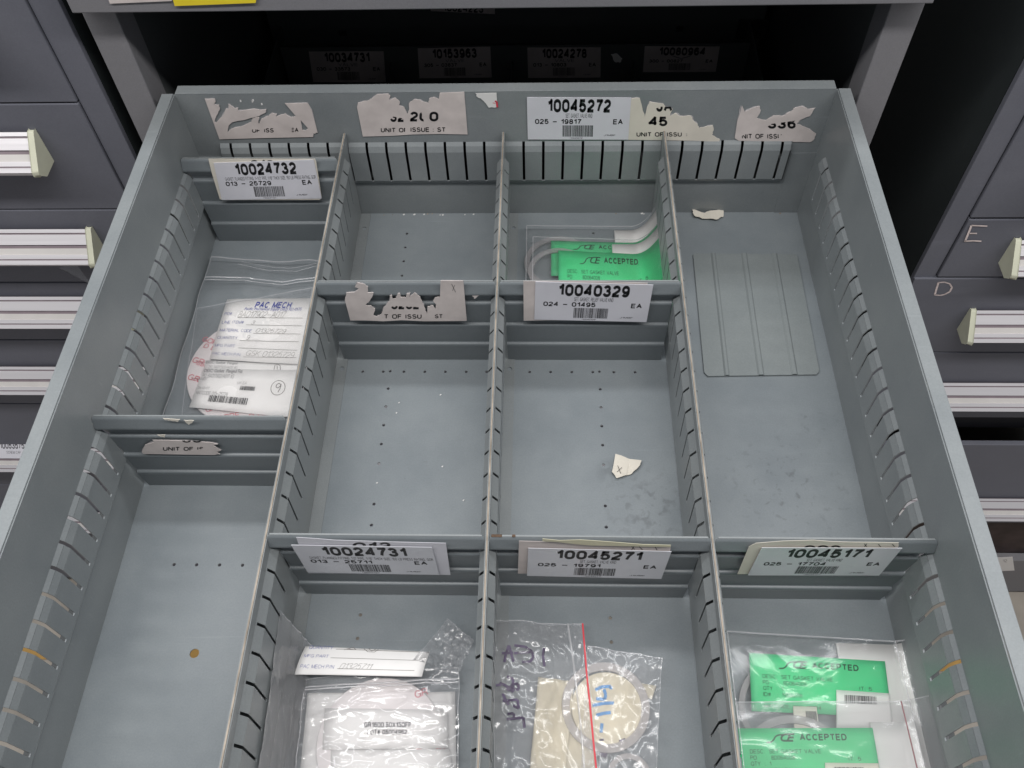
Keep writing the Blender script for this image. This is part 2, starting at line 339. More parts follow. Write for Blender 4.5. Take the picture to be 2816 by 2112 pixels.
def print_obj(name, S, mat, parent, items, off=.016, warp=None):
    """items: ('t', text, (u0,v0,u1,v1), bold, shear, [clips in text box 0..1]) ('bar', box, n) ('line', pts, width in pitches)"""
    V, F = [], []
    def add(poly):
        k = len(V)
        for p in poly:
            w_ = warp(p[0], p[1]) if warp else 0
            V.append(S.at(p[0], p[1], off, w_))
        F.append(tuple(range(k, k + len(poly))))
    for it in items:
        if it[0] == 't':
            s, b = it[1], it[2]; bold = it[3] if len(it) > 3 else 0; sh = it[4] if len(it) > 4 else 0; cl = it[5] if len(it) > 5 else []
            v, t = glyphs(s, bold, sh)
            for tri in t:
                poly = [v[i] for i in tri]
                for c_ in cl:
                    poly = clip_poly(poly, c_)
                    if len(poly) < 3: break
                if len(poly) >= 3: add([(b[0] + p[0] * (b[2] - b[0]), b[1] + p[1] * (b[3] - b[1])) for p in poly])
        elif it[0] == 'bar':
            b = it[1]; rnd = random.Random(it[2]); x = 0
            while x < 1:
                w_ = rnd.choice([.008, .008, .016, .024]); add([(b[0] + (b[2] - b[0]) * a, c_) for a, c_ in ((x, b[1]), (min(1, x + w_), b[1]), (min(1, x + w_), b[3]), (x, b[3]))])
                x += w_ + rnd.choice([.008, .010, .018])
        elif it[0] == 'line':
            wd = it[2]; uw = (S.c[1] - S.c[0]).length; vw = (S.c[3] - S.c[0]).length
            P = it[1]
            for a, b_ in zip(P[:-1], P[1:]):
                dx = (b_[0] - a[0]) * uw; dy = (b_[1] - a[1]) * vw; L = math.hypot(dx, dy) or 1e-6
                nx, ny = -dy / L * wd / 2 / uw, dx / L * wd / 2 / vw
                add([(a[0] + nx, a[1] + ny), (b_[0] + nx, b_[1] + ny), (b_[0] - nx, b_[1] - ny), (a[0] - nx, a[1] - ny)])
    return mk(name, V, F, mat, parent)
def pxbox(S, tr, b):
    u0 = S.inv(tr((b[0], (b[1] + b[3]) / 2)))[0]; u1 = S.inv(tr((b[2], (b[1] + b[3]) / 2)))[0]
    xm = (b[0] + b[2]) / 2; v0 = S.inv(tr((xm, b[1])))[1]; v1 = S.inv(tr((xm, b[3])))[1]
    return (u0, v0, u1, v1)
def pxpts(S, tr, pts): return [S.inv(tr(p)) for p in pts]
def inside(p, poly):
    r = False
    for i in range(len(poly)):
        a, b = poly[i], poly[i - 1]
        if (a[1] > p[1]) != (b[1] > p[1]) and p[0] < (b[0] - a[0]) * (p[1] - a[1]) / (b[1] - a[1]) + a[0]: r = not r
    return r
def rough_poly(pts, jit, maxlen, seed=1):
    rnd = random.Random(seed); out = []
    for i in range(len(pts)):
        a, b = pts[i], pts[(i + 1) % len(pts)]; L = math.hypot(b[0] - a[0], b[1] - a[1]); out.append(a)
        if 8 < L < maxlen:
            k = 3
            for j in range(1, k): out.append((a[0] + (b[0] - a[0]) * j / k + rnd.uniform(-jit, jit), a[1] + (b[1] - a[1]) * j / k + rnd.uniform(-jit, jit)))
    return out
def poly_obj(name, pts, tr, place, mat, parent, thick=.02, holes=(), n_=None, rim=None, loc=None):
    loops = [pts] + list(holes); P, E = [], []
    for L in loops:
        k = len(P); P += [Vector(q) for q in L]; E += [(k + i, k + (i + 1) % len(L)) for i in range(len(L))]
    v, e, f, *_ = delaunay_2d_cdt(P, E, [], 0, 1e-4)
    keep = []
    for t in f:
        c = sum((v[i] for i in t), Vector((0, 0))) / len(t)
        if inside(c, pts) and not any(inside(c, h) for h in holes): keep.append(tuple(t))
    n_ = Vector(n_); top = [place(*tr(q)) for q in v]; V = top + [q - n_ * thick for q in top]; k = len(top)
    F = []; cnt = {}
    for t in keep:
        F.append(t); F.append(tuple(i + k for i in reversed(t)))
        for a, b in zip(t, t[1:] + t[:1]): cnt[(a, b)] = 1
    for (a, b) in list(cnt):
        if (b, a) not in cnt: F.append((b, a, a + k, b + k))
    V = [q + n_ * thick for q in V]
    return mk(name, V, F, mat, parent, loc=loc)
# ================================================================= SETTING
FZ = -54.6
mkbox('floor', (-160, 220, -160, 120, FZ - 1, FZ), 'floor_concrete')['kind'] = 'structure'
sy = on(2, FZ, 2810, 1765).y
mkbox('floor_marking', (-160, 220, sy - 3.1, sy - 1.0, FZ + .1, FZ + .2), 'floor_tape')['kind'] = 'structure'
# ================================================================= DRAWER
drawer = thing('storage_drawer', 'open grey steel storage drawer divided into compartments, pulled out of the dark cabinet', 'drawer', (W / 2, -15, 0))
YF = -31.6
def slotted(name, M, t0, t1, slots, s0, s1, mat, parent, prof, zs, zb, width=.135, ztop=H, solid=.05, flip=False, caps=True):
    """sheet along t with a raised strip (profile (off,z) from top to bottom); slots cut through from zs down to zb"""
    V, F = [], []
    def q(ta, tb, pr):
        for (o1, z1), (o2, z2) in zip(pr[:-1], pr[1:]):
            k = len(V); V.extend([M(o1, ta, z1), M(o1, tb, z1), M(o2, tb, z2), M(o2, ta, z2)]); F.append((k, k + 1, k + 2, k + 3) if flip else (k + 3, k + 2, k + 1, k))
    def cut(pr, hi, lo):
        out = []
        for a, b in zip(pr[:-1], pr[1:]):
            z1, z2 = a[1], b[1]
            if z1 == z2: continue
            za, zb_ = min(z1, hi), max(z2, lo)
            if za > zb_ + 1e-6:
                g = lambda z: (a[0] + (b[0] - a[0]) * (z - z1) / (z2 - z1), z)
                if not out: out.append(g(za))
                out.append(g(zb_))
        return out
    flat = [(prof[0][0], prof[0][1]), (prof[-1][0], prof[-1][1])]
    if t0 < s0: q(t0, s0, flat)
    if s1 < t1: q(s1, t1, flat)
    t = s0
    for s in slots:
        q(t, s - width / 2, prof); a = cut(prof, 99, zs); b = cut(prof, zb, -99)
        if len(a) > 1: q(s - width / 2, s + width / 2, a)
        if len(b) > 1: q(s - width / 2, s + width / 2, b)
        t = s + width / 2
    q(t, s1, prof)
    if caps:
        for tt in (s0, s1):
            k = len(V); mid = [p_ for p_ in prof if p_[0] != prof[0][0]]
            idx = [i for i, p_ in enumerate(prof) if p_[0] != prof[0][0]]
            pr = prof[idx[0] - 1:idx[-1] + 2]
            V.extend([M(o_, tt, z_) for o_, z_ in pr]); F.append(tuple(range(k, k + len(pr))))
    return mk(name, V, F, mat, parent, solid=solid)
PW = [(0, H), (0, 4.97), (.14, 4.80), (.25, 4.5), (.25, 2.62), (.12, 2.36), (0, 2.3), (0, 0)]
ks = [-2.056 - k for k in range(28)]
# floor with drilled holes
holes = []
for y in (-10.77, -20.82):
    for x0 in (2.33, 9.18, 17.29, 25.3):
        pass
hx = [(x, -10.77) for x in (9.18, 10.18, 11.19, 12.21, 13.21, 14.22, 15.22, 17.29, 18.3, 19.32, 20.33, 21.34, 22.36)] + [(x, -20.82) for x in (2.33, 3.3, 4.28, 5.26)] + [(x, -22.9) for x in ()]
hx += [(10.52, y) for y in (-1.54, -2.56, -3.56, -4.58, -10.74, -11.77, -12.8, -13.83, -14.85, -15.88, -17.91, -18.92, -22.92, -23.89)]
hx += [(20.65, y) for y in (-1.54, -2.56, -10.74, -11.77, -12.8, -13.83, -14.85, -15.88, -17.92, -18.93, -22.93, -23.91)]
rad = {}
hl = []
for (x, y) in hx: hl.append([(x + .075 * math.cos(a * math.pi / 5), y + .075 * math.sin(a * math.pi / 5)) for a in range(10)])
hl.append([(4.06 + .19 * math.cos(a * math.pi / 8), -24.57 + .19 * math.sin(a * math.pi / 8)) for a in range(16)])
poly_obj('floor_panel', [(0, YF), (W, YF), (W, 0), (0, 0)], lambda q: q, lambda x, y: Vector((x, y, -.06)), 'floor_enamel', drawer, thick=.06, holes=hl, n_=(0, 0, 1))
slotted('side_wall', lambda o, t, z: (o, t, z), YF, 0, ks[::-1], -29.7, -1.3, 'drawer_enamel', drawer, PW, 4.97, 2.85, flip=True)
slotted('side_wall', lambda o, t, z: (W - o, t, z), YF, 0, ks[::-1], -29.7, -1.3, 'drawer_enamel', drawer, PW, 4.97, 2.85)
slotted('back_wall', lambda o, t, z: (t, -o, z), 0, W, [1.925 + j for j in range(29)], 1.43, 30.4, 'drawer_enamel', drawer, PW, 4.97, 2.56)
mkbox('front_wall', (0, W, YF - .4, YF, 0, H), 'drawer_enamel', drawer, .03)
for x0, x1 in ((-.56, 0), (W, W + .56)):
    o_ = (x0 if x0 < 0 else x1); s = 1 if x0 < 0 else -1
    v, f = boxes([(x0, x1, YF, .02, H - .01, H + .06), (min(o_, o_ + s * .07), max(o_, o_ + s * .07), YF, .02, H - .6, H - .02)])
    mk('top_flange', v, f, 'drawer_enamel', drawer, bev=.02)
v, f = boxes([(-.02 + .1, W - .1, .0, .62, H + .0, H + .07), (.08, W - .08, .55, .62, H - .7, H - .01)])
mk('top_flange', v, f, 'drawer_enamel', drawer, bev=.02)
# seam plates low on the back wall at either end
mkbox('seam_plate', (30.55, W - .05, -.04, -.008, 0.02, 4.15), 'drawer_enamel', drawer, .005)
mkbox('seam_plate', (.05, 1.2, -.04, -.008, 0.02, 4.15), 'drawer_enamel', drawer, .005)
# runners and front of the drawer (out of the picture)
for x in (-.5, W + .05): mkbox('runner', (x, x + .45, YF, 4, .2, 1.9), 'inner_enamel', drawer)
mkbox('drawer_front', (-1.9, W + 1.9, YF - 1.1, YF - .45, -.4, H + .6), 'cabinet_enamel', drawer, .05)
# ---- labels stuck on the back wall
backn = (0, -1, 0)
def std_label(name, S, num, desc, code, parent, mat='white_paper', label=None, dbox=(.375, .37, .635, .47), top=0):
    L = sheet_obj(name, S, mat, parent, .03, thick=.02)
    if label: L['label'] = label
    print_obj('number', S, 'black_ink', L, [('t', num, (.205, .035, .81, .345), .048)], .034)
    print_obj('stock_code', S, 'black_ink', L, [('t', code, (.075, .50, .53, .62), .036)], .034)
    print_obj('unit_code', S, 'black_ink', L, [('t', 'EA', (.84, .50, .935, .625), .036)], .034)
    print_obj('description', S, 'grey_ink', L, [('t', desc, dbox, .015)], .034)
    print_obj('maker_code', S, 'grey_ink', L, [('t', 'J1MBF', (.755, .87, .87, .91), .02)], .034)
    print_obj('barcode_number', S, 'grey_ink', L, [('t', '*' + num + '*', (.42, .945, .55, .978), .02)], .034)
    print_obj('barcode', S, 'black_ink', L, [('bar', (.345, .65, .645, .925), int(num))], .034)
    return L
def torn(name, pts, tr, y, parent, mat, label, holes=(), jit=3, maxlen=75, seed=1, thick=.02):
    o = poly_obj(name, rough_poly(pts, jit, maxlen, seed), tr, lambda a, b: on(1, y, a, b), mat, parent, thick, holes, (0, -1, 0))
    if label: o['label'] = label
    if name == 'torn_label':
        cx = sum(p[0] for p in pts) / len(pts); cy = sum(p[1] for p in pts) / len(pts); rnd = random.Random(seed + 50)
        big = []
        for p in pts:
            d = math.hypot(p[0] - cx, p[1] - cy) or 1; e = rnd.uniform(0, 7); top_ = p[1] < cy + 20
            big.append((p[0] + (p[0] - cx) / d * e * top_, p[1] + (p[1] - cy) / d * e * top_))
        f_ = poly_obj('paper_fibre', rough_poly(big, jit * 1.6, maxlen, seed + 9), tr, lambda a, b: on(1, y, a, b) + Vector((0, .010 if thick > .016 else .006, 0)), 'paper_fibre', o, .006, holes, (0, -1, 0))
    return o
SA = Sheet([(1449, 266.5), (1735.8, 267.7), (1727.5, 383), (1451.5, 382.5)], 'y', -.02)
t1 = torn('torn_label', [(165, 108), (238, 108), (242, 130), (228, 152), (268, 150), (272, 185), (250, 225), (236, 270), (245, 280), (290, 235), (318, 178), (335, 180), (335, 145), (360, 160), (382, 175), (405, 172), (400, 195), (440, 190), (520, 178), (560, 188), (605, 182), (600, 205), (560, 225), (535, 235), (470, 252), (400, 265), (360, 275), (335, 300), (328, 345), (345, 330), (380, 312), (440, 300), (500, 272), (505, 250), (545, 238), (553, 240), (548, 275), (552, 292), (570, 250), (620, 230), (645, 208), (680, 215), (672, 235), (700, 225), (740, 212), (780, 238), (820, 235), (738, 140), (897, 137), (930, 190), (972, 350), (942, 355), (940, 380), (560, 388), (270, 397)], z7, -.02, drawer, 'pink_paper', 'badly torn pinkish label at the left end of the back wall', holes=[[(850, 258), (905, 320), (885, 335), (862, 330), (858, 300)]])
SB = Sheet([z7((165, 108)), z7((972, 108)), z7((972, 397)), z7((165, 397))], 'y', -.02)
print_obj('lettering', SB, 'black_ink', t1, [('t', 'OF', pxbox(SB, z7, (503, 318, 558, 348)), .032, 0, [(0, 1, -.25)]), ('t', 'ISS', pxbox(SB, z7, (590, 316, 658, 347)), .032, 0, [(1, .3, -.12)]), ('t', 'EA', pxbox(SB, z7, (782, 314, 835, 344)), .032, 0, [(1, 0, -.1)])], .026)
t2 = torn('torn_label', [(1255, 170), (1262, 135), (1290, 128), (1340, 120), (1365, 100), (1400, 75), (1480, 72), (1492, 88), (1485, 118), (1530, 100), (1560, 128), (1555, 155), (1590, 165), (1612, 215), (1625, 190), (1625, 140), (1660, 112), (1700, 115), (1730, 128), (1765, 138), (1770, 105), (1800, 95), (1838, 110), (1845, 65), (2020, 58), (2045, 362), (1860, 358), (1650, 362), (1500, 372), (1296, 377)], z7, -.02, drawer, 'pink_paper', 'torn pinkish label reading unit of issue ST on the back wall')
SC = Sheet([z7((1255, 58)), z7((2045, 58)), z7((2045, 377)), z7((1255, 377))], 'y', -.02)
print_obj('lettering', SC, 'black_ink', t2, [('t', '32', pxbox(SC, z7, (1492, 198, 1592, 272)), .045, 0, [(-.25, 1, -.42)]), ('t', '2', pxbox(SC, z7, (1632, 198, 1690, 268)), .045), ('t', '0', pxbox(SC, z7, (1700, 198, 1765, 268)), .045, 0, [(-1, .3, .2)]), ('t', '0', pxbox(SC, z7, (1772, 198, 1836, 268)), .045),
    ('t', 'UNIT OF', pxbox(SC, z7, (1424, 314, 1612, 346)), .032, 0, [(-1, 0, .93)]), ('t', 'ISSUE : ST', pxbox(SC, z7, (1637, 310, 1885, 343)), .032)], .026)
t3 = torn('label_scrap', [(1195, 603), (1330, 600), (1337, 692), (1280, 695), (1262, 668), (1238, 645), (1205, 625)], c2, -.02, drawer, 'tag_white', 'small white label scrap with a red mark')
ST = Sheet([c2((1195, 600)), c2((1337, 600)), c2((1337, 695)), c2((1195, 695))], 'y', -.02)
print_obj('red_mark', ST, 'red_ink', t3, [('line', [(.88, .55), (.96, .58), (.99, .97)], .09), ('line', [(.78, .66), (.9, .7)], .03)], .026)
t4 = torn('torn_label', [(236, 490), (290, 490), (303, 540), (315, 585), (325, 540), (340, 508), (410, 520), (420, 535), (455, 545), (440, 580), (470, 565), (490, 580), (545, 578), (560, 605), (580, 620), (585, 640), (620, 632), (655, 625), (660, 650), (650, 675), (690, 695), (685, 708), (560, 703), (225, 698)], c3, -.018, drawer, 'cream_paper', 'torn cream label reading 45 right of the white 10045272 label', thick=.015)
SD = Sheet([c3((232, 490)), c3((690, 490)), c3((690, 706)), c3((232, 706))], 'y', -.02)
print_obj('lettering', SD, 'black_ink', t4, [('t', '45', pxbox(SD, c3, (332, 582, 428, 630)), .045), ('t', 'JA', pxbox(SD, c3, (372, 500, 452, 558)), .045, 0, [(0, 1, -.55)]), ('t', 'UNIT OF ISSU', pxbox(SD, c3, (273, 660, 500, 682)), .032, 0, []), ('t', ':', pxbox(SD, c3, (521, 662, 527, 680)), .02)], .02)
t5 = torn('torn_label', [(803, 528), (815, 560), (840, 545), (890, 530), (895, 550), (875, 590), (920, 600), (960, 578), (1000, 580), (1040, 560), (1060, 540), (1100, 530), (1130, 545), (1165, 540), (1140, 580), (1090, 600), (1075, 620), (1130, 640), (1172, 668), (1165, 690), (1140, 710), (785, 703), (765, 690), (775, 620), (790, 570)], c3, -.02, drawer, 'pink_paper', 'torn pinkish label at the right end of the back wall', seed=4)
SE = Sheet([c3((765, 528)), c3((1172, 528)), c3((1172, 710)), c3((765, 710))], 'y', -.02)
print_obj('lettering', SE, 'black_ink', t5, [('t', '336', pxbox(SE, c3, (930, 594, 1070, 642)), .045, 0, [(.4, 1, -.55), ]), ('t', 'NIT OF ISSUE', pxbox(SE, c3, (800, 668, 1018, 692)), .032, 0, [(1, .2, -.09), (-1, -.1, .93)])], .026)
std_label('label_card', SA, '10045272', 'SET, GASKET, VALVE KIND', '025 - 19817', drawer, label='white label reading 10045272 on the back wall')
rc_ = random.Random(3)
for i in range(16):
    x = rc_.choice([rc_.uniform(8.6, 15.2), rc_.uniform(8.6, 11), rc_.uniform(16.6, 31)]); y = -rc_.uniform(.03, .12) - .02; r = rc_.uniform(.03, .08)
    mk('paint_chip', [(x - r, y, .01), (x, y - r, .015), (x + r, y, .02), (x + .3 * r, y + r * .5, .05)], [(0, 1, 2, 3)], 'tag_white' if i % 3 else 'worn_edge', drawer, solid=.01)
for q in ((510, 120), (572, 147), (505, 128), (420, 125)):
    p_ = on(1, -.01, *z7(q)); r = .04; mk('paper_fleck', [(p_.x - r, -.015, p_.z - r * 1.6), (p_.x + r, -.015, p_.z - r), (p_.x + r, -.015, p_.z + r * 1.5), (p_.x - r * .6, -.015, p_.z + r * 1.7)], [(0, 1, 2, 3)], 'tag_white', drawer, solid=.01)
# ================================================================= LONG DIVIDERS
def divider(cx, lean, label):
    d = thing('long_divider', label, 'divider', (cx, -15, 0), 'long slotted dividers running front to back')
    y1, y0 = -.06, YF + .1
    sh = lambda z: lean * max(0, z) / 5.6
    for s in (-1, 1):
        pr = [(.035, 5.60), (.035, 4.98), (.10, 4.88), (.27, 4.60), (.28, 2.5), (.13, 2.28), (.12, .04)]
        M = lambda o, t, z, s=s: (cx + s * o + sh(z), t, z)
        slotted('slotted_face', M, y0, y1, ks[::-1], y0, -1.2, 'divider_enamel', d, pr, 4.93, 2.67, width=.11, solid=.03, flip=(s > 0), caps=False)
    v, f = box(cx - .028 + lean, cx + .028 + lean, y0, y1, 5.59, 5.625); mk('top_edge', v, f, 'worn_edge', d)
    v = [(cx - .03, y1, .05), (cx + .03, y1, .05), (cx + .03 + lean, y1, 5.59), (cx - .03 + lean, y1, 5.59)]
    mk('end_sheet', v + [(a, b - .08, c) for a, b, c in v], [(0, 1, 2, 3), (7, 6, 5, 4), (0, 3, 7, 4), (1, 5, 6, 2)], 'divider_enamel', d)
    hh = [[(cx + .45 + .12 * math.cos(a * math.pi / 6), yy + .12 * math.sin(a * math.pi / 6)) for a in range(12)] for yy in (-10.64, -24.36, -1.2)]
    poly_obj('foot_flange', [(cx + .13, y0), (cx + .69, y0), (cx + .69, y1), (cx + .13, y1)], lambda q: q, lambda x, y: Vector((x, y, .012)), 'divider_enamel', d, thick=.045, holes=hh, n_=(0, 0, 1))
    return d
D = [(7.70, .22), (15.87, .05), (24.04, -.11)]
divider(*D[0], 'long slotted steel divider between the white gasket bag column and the second column')
divider(*D[1], 'long slotted steel divider in the middle of the drawer')
divider(*D[2], 'long slotted steel divider beside the right column holding the loose flat plate')
# ================================================================= CROSS DIVIDERS
def cross(k, xl, xr, label, topshift=0):
    """xl, xr: (x at the top, x below the slots)"""
    y = -2.056 - k
    c = thing('cross_divider', label, 'divider', ((xl[0] + xr[0]) / 2, y, 0), 'ribbed cross dividers slotted between the columns')
    prof = [(.03, 5.72), (-.03, 5.78), (-.10, 5.68), (-.24, 5.22), (-.245, 5.12), (-.12, 4.98), (.0, 4.74), (.01, 4.46), (-.10, 4.42), (-.13, 4.34), (-.11, 4.2), (.0, 2.93), (-.11, 2.89), (-.135, 2.80), (-.11, 2.66), (.0, 1.46), (-.11, 1.42), (-.135, 1.33), (-.11, 1.2), (.0, .03)]
    V, F = [], []
    for i, (dy, z) in enumerate(prof):
        t = min(1, max(0, (4.97 - z) / .47)); a = xl[0] + (xl[1] - xl[0]) * t; b = xr[0] + (xr[1] - xr[0]) * t
        e = .1 if i == 0 else (.07 if i == 1 else (.02 if i == 2 else 0))
        V += [(a + e, y + dy, z), (b - e, y + dy, z)]
    for i in range(len(prof) - 1): F.append((2 * i, 2 * i + 2, 2 * i + 3, 2 * i + 1))
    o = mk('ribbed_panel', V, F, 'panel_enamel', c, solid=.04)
    b_ = o.modifiers.new('soft', 'BEVEL'); b_.width = .03 * U; b_.segments = 2; b_.limit_method = 'ANGLE'; b_.angle_limit = .3
    o.modifiers.move(1, 0)
    v, f = box(xl[0] + .12, xr[0] - .12, y - .03, y + .035, 5.765, 5.80)
    mk('top_edge', v, f, 'divider_enamel', c)
    return c, y
Lw = (.08, .30); Rw = (W - .08, W - .30)
def dl(i, s): cx, ln = D[i]; return (cx + ln + s * .06, cx + s * .32 + ln * .8)
x0_, _ = cross(0, Lw, dl(0, -1), 'ribbed cross divider at the back of the left column carrying label 10024732')
x15, _ = cross(15, Lw, dl(0, -1), 'ribbed cross divider in the left column in front of the white gasket bag')
x8a, _ = cross(8, dl(0, 1), dl(1, -1), 'ribbed cross divider of the second column with a torn label and pencilled x')
x8b, _ = cross(8, dl(1, 1), dl(2, -1), 'ribbed cross divider right in front of the back green tags in the third column')
x20a, _ = cross(20, dl(0, 1), dl(1, -1), 'ribbed cross divider of the second column carrying label 10024731')
x20b, _ = cross(20, dl(1, 1), dl(2, -1), 'ribbed cross divider above the red-striped bag, its top edge rusty at the left')
x20c, _ = cross(20, dl(2, 1), Rw, 'ribbed cross divider of the right column carrying label 10045171')
LONG = (.08, .385, .985, .475)
plain('rust', (0.10, 0.065, 0.045), .8, .2, .5, 160)
for xa, w_ in ((D[1][0] + D[1][1] + .16, .38), (D[1][0] + .95, .12)): mkbox('rust_stain', (xa, xa + w_, -22.056 - .05, -22.056 + .05, 5.775, 5.812), 'rust', x20b, .01)
def lab(quad, tr, k, tilt=0, dy=-.27): return Sheet([tr(q) for q in quad], 'y', -2.056 - k + dy)
# backing papers first, then the labels in front
def backing(parent, pts, tr, k, mat='cream_paper', label=None, dy=-.262, texts=None, jit=1.5):
    o = torn('backing_label', pts, tr, -2.056 - k + dy, parent, mat, label, jit=jit, maxlen=90, thick=.012)
    if texts:
        xs = [p[0] for p in pts]; ys = [p[1] for p in pts]
        S = Sheet([tr((min(xs), min(ys))), tr((max(xs), min(ys))), tr((max(xs), max(ys))), tr((min(xs), max(ys)))], 'y', -2.056 - k + dy)
        print_obj('lettering', S, 'black_ink', o, [('t', s, pxbox(S, tr, b), .03, 0, cl) for s, b, cl in texts if s != '|'] + [('line', pxpts(S, tr, b), .03) for s, b, cl in texts if s == '|'], .016)
    return o
backing(x0_, [(190, 537), (420, 536), (955, 537), (962, 560), (1002, 815), (985, 830), (290, 832), (272, 825), (215, 640)], z7, 0, 'cream_paper', texts=[('010', (490, 545, 660, 610), [(0, -1, .35)])])
std_label('label_card', lab([(228, 565), (945, 542), (1001, 819), (287, 829)], z7, 0), '10024732', 'GASKET, FLANGED FITTING, 1-1/2" PIPE, 1/16" THICK SIZE, 150 LB PRESS RATING, GOR', '013 - 25729', x0_, label='white label reading 10024732', dbox=LONG)
backing(x8b, [(252, 902), (1000, 905), (1706, 925), (1700, 960), (1690, 1355), (256, 1367)], z6, 8, 'pink_paper')
std_label('label_card', lab([(393, 908), (1772, 945), (1692, 1380), (380, 1350)], z6, 8), '10040329', 'SET, GASKET, RELIEF VALVE KIND', '024 - 01495', x8b, label='white label reading 10040329', dbox=(.34, .37, .68, .47))
backing(x20a, [(270, 162), (400, 170), (520, 180), (900, 192), (1240, 200), (1256, 310), (1270, 406), (350, 395)], b2, 20, 'white_paper', texts=[('013', (636, 194, 886, 250), [])])
std_label('label_card', lab([(238, 210), (1150, 225), (1197, 403), (345, 386)], b2, 20, dy=-.30), '10024731', 'GASKET, FLANGED FITTING, 1/2" PIPE, 1/16" THICK SIZE, 150 LB PRESS RATING, GOR', '013 - 25711', x20a, 'glossy_card', 'white glossy label reading 10024731', dbox=LONG)
backing(x20b, [(300, 186), (700, 195), (1200, 212), (1284, 214), (1280, 250), (1220, 400), (293, 397)], b3, 20, 'pink_paper', texts=[('|', [(1028, 218), (1050, 240)], 0), ('|', [(1048, 216), (1030, 242)], 0), ('|', [(1075, 218), (1100, 242)], 0), ('|', [(1180, 220), (1195, 244)], 0)])
backing(x20b, [(452, 171), (560, 182), (700, 178), (880, 190), (1100, 208), (1284, 213), (1282, 226), (1100, 222), (900, 218), (760, 215), (650, 205), (540, 192), (452, 188)], b3, 20, 'tan_card', 'yellowed strip of paper folded over the top edge', dy=-.33)
std_label('label_card', lab([(360, 230), (1288, 252), (1222, 429), (352, 409)], b3, 20, dy=-.31), '10045271', 'SET, GASKET, VALVE KIND', '025 - 19791', x20b, 'glossy_card', 'white glossy label reading 10045271')
backing(x20c, [(282, 222), (300, 212), (325, 200), (500, 186), (700, 180), (830, 190), (950, 193), (1100, 194), (1252, 197), (1250, 222), (1120, 398), (206, 401)], b4, 20, 'cream_paper', texts=[('003', (640, 213, 880, 262), []), ('|', [(1028, 203), (1045, 222)], 0), ('|', [(1045, 203), (1030, 222)], 0), ('|', [(1120, 206), (1135, 224)], 0), ('|', [(1210, 206), (1225, 222)], 0)])
std_label('label_card', lab([(365, 227), (1274, 230), (1124, 407), (274, 406)], b4, 20, dy=-.31), '10045171', 'SET, GASKET, VALVE KIND', '025 - 17704', x20c, 'glossy_card', 'white glossy label reading 10045171')
yk = -10.056 - .262
t6 = torn('torn_label', [(430, 170), (470, 178), (500, 195), (495, 235), (535, 235), (525, 265), (500, 300), (480, 315), (520, 320), (545, 340), (535, 385), (555, 390), (585, 375), (600, 330), (640, 290), (640, 255), (655, 250), (655, 275), (680, 275), (690, 245), (705, 240), (710, 265), (745, 270), (750, 240), (770, 240), (765, 265), (800, 235), (835, 262), (850, 300), (870, 340), (880, 375), (885, 325), (920, 318), (935, 340), (940, 310), (920, 290), (930, 270), (965, 262), (968, 158), (1115, 158), (1138, 418), (860, 420), (720, 413), (600, 420), (480, 415), (385, 415), (350, 285), (360, 235), (415, 232), (440, 210), (415, 200)], c5, yk, x8a, 'pink_paper', 'badly torn pinkish label with a pencilled x', seed=3)
S6 = Sheet([c5((350, 158)), c5((1138, 158)), c5((1138, 420)), c5((350, 420))], 'y', yk)
print_obj('lettering', S6, 'black_ink', t6, [('t', 'T OF ISSU', pxbox(S6, c5, (606, 374, 846, 403)), .032), ('t', 'ST', pxbox(S6, c5, (932, 374, 980, 400)), .032, 0, [(1, 1, -.25)]), ('t', '3202', pxbox(S6, c5, (650, 285, 832, 342)), .045, 0, [(-.15, 1, -.60)])], .026)
print_obj('pencil_mark', S6, 'pencil', t6, [('line', pxpts(S6, c5, [(1040, 178), (1066, 232)]), .025), ('line', pxpts(S6, c5, [(1060, 184), (1046, 222)]), .02)], .026)
yk2 = -17.056 - .16
t7 = torn('torn_label', [(940, 1220), (1000, 1200), (990, 1190), (1080, 1190), (1200, 1195), (1370, 1205), (1410, 1215), (1380, 1225), (1430, 1255), (1400, 1265), (1425, 1280), (1390, 1285), (1160, 1282), (930, 1278), (918, 1262)], c4, yk2, x15, 'pink_paper', 'small torn pinkish label reading unit of is', seed=9)
S7 = Sheet([c4((918, 1190)), c4((1430, 1190)), c4((1430, 1285)), c4((918, 1285))], 'y', yk2)
print_obj('lettering', S7, 'black_ink', t7, [('t', 'UNIT OF IS', pxbox(S7, c4, (1055, 1232, 1318, 1257)), .032, 0, [(-1, -.5, 1.2)]), ('t', '30', pxbox(S7, c4, (1180, 1160, 1305, 1204)), .03, 0, [(0, 1, -.72)])], .026)
for pts in ([(1055, 1048), (1100, 1052), (1165, 1055), (1150, 1072), (1100, 1062), (1070, 1060)], [(1190, 1060), (1255, 1062), (1240, 1080), (1220, 1090), (1205, 1075)], [(1018, 1155), (1070, 1156), (1065, 1172), (1035, 1166)]):
    torn('paper_fleck', pts, c4, -17.056 - .22, x15, 'cream_paper', None, jit=2)
torn('paper_fleck', [(1170, 240), (1225, 236), (1260, 238), (1215, 255), (1190, 275), (1178, 262)], c5, -10.056 - .2, x8a, 'pink_paper', None, jit=3)
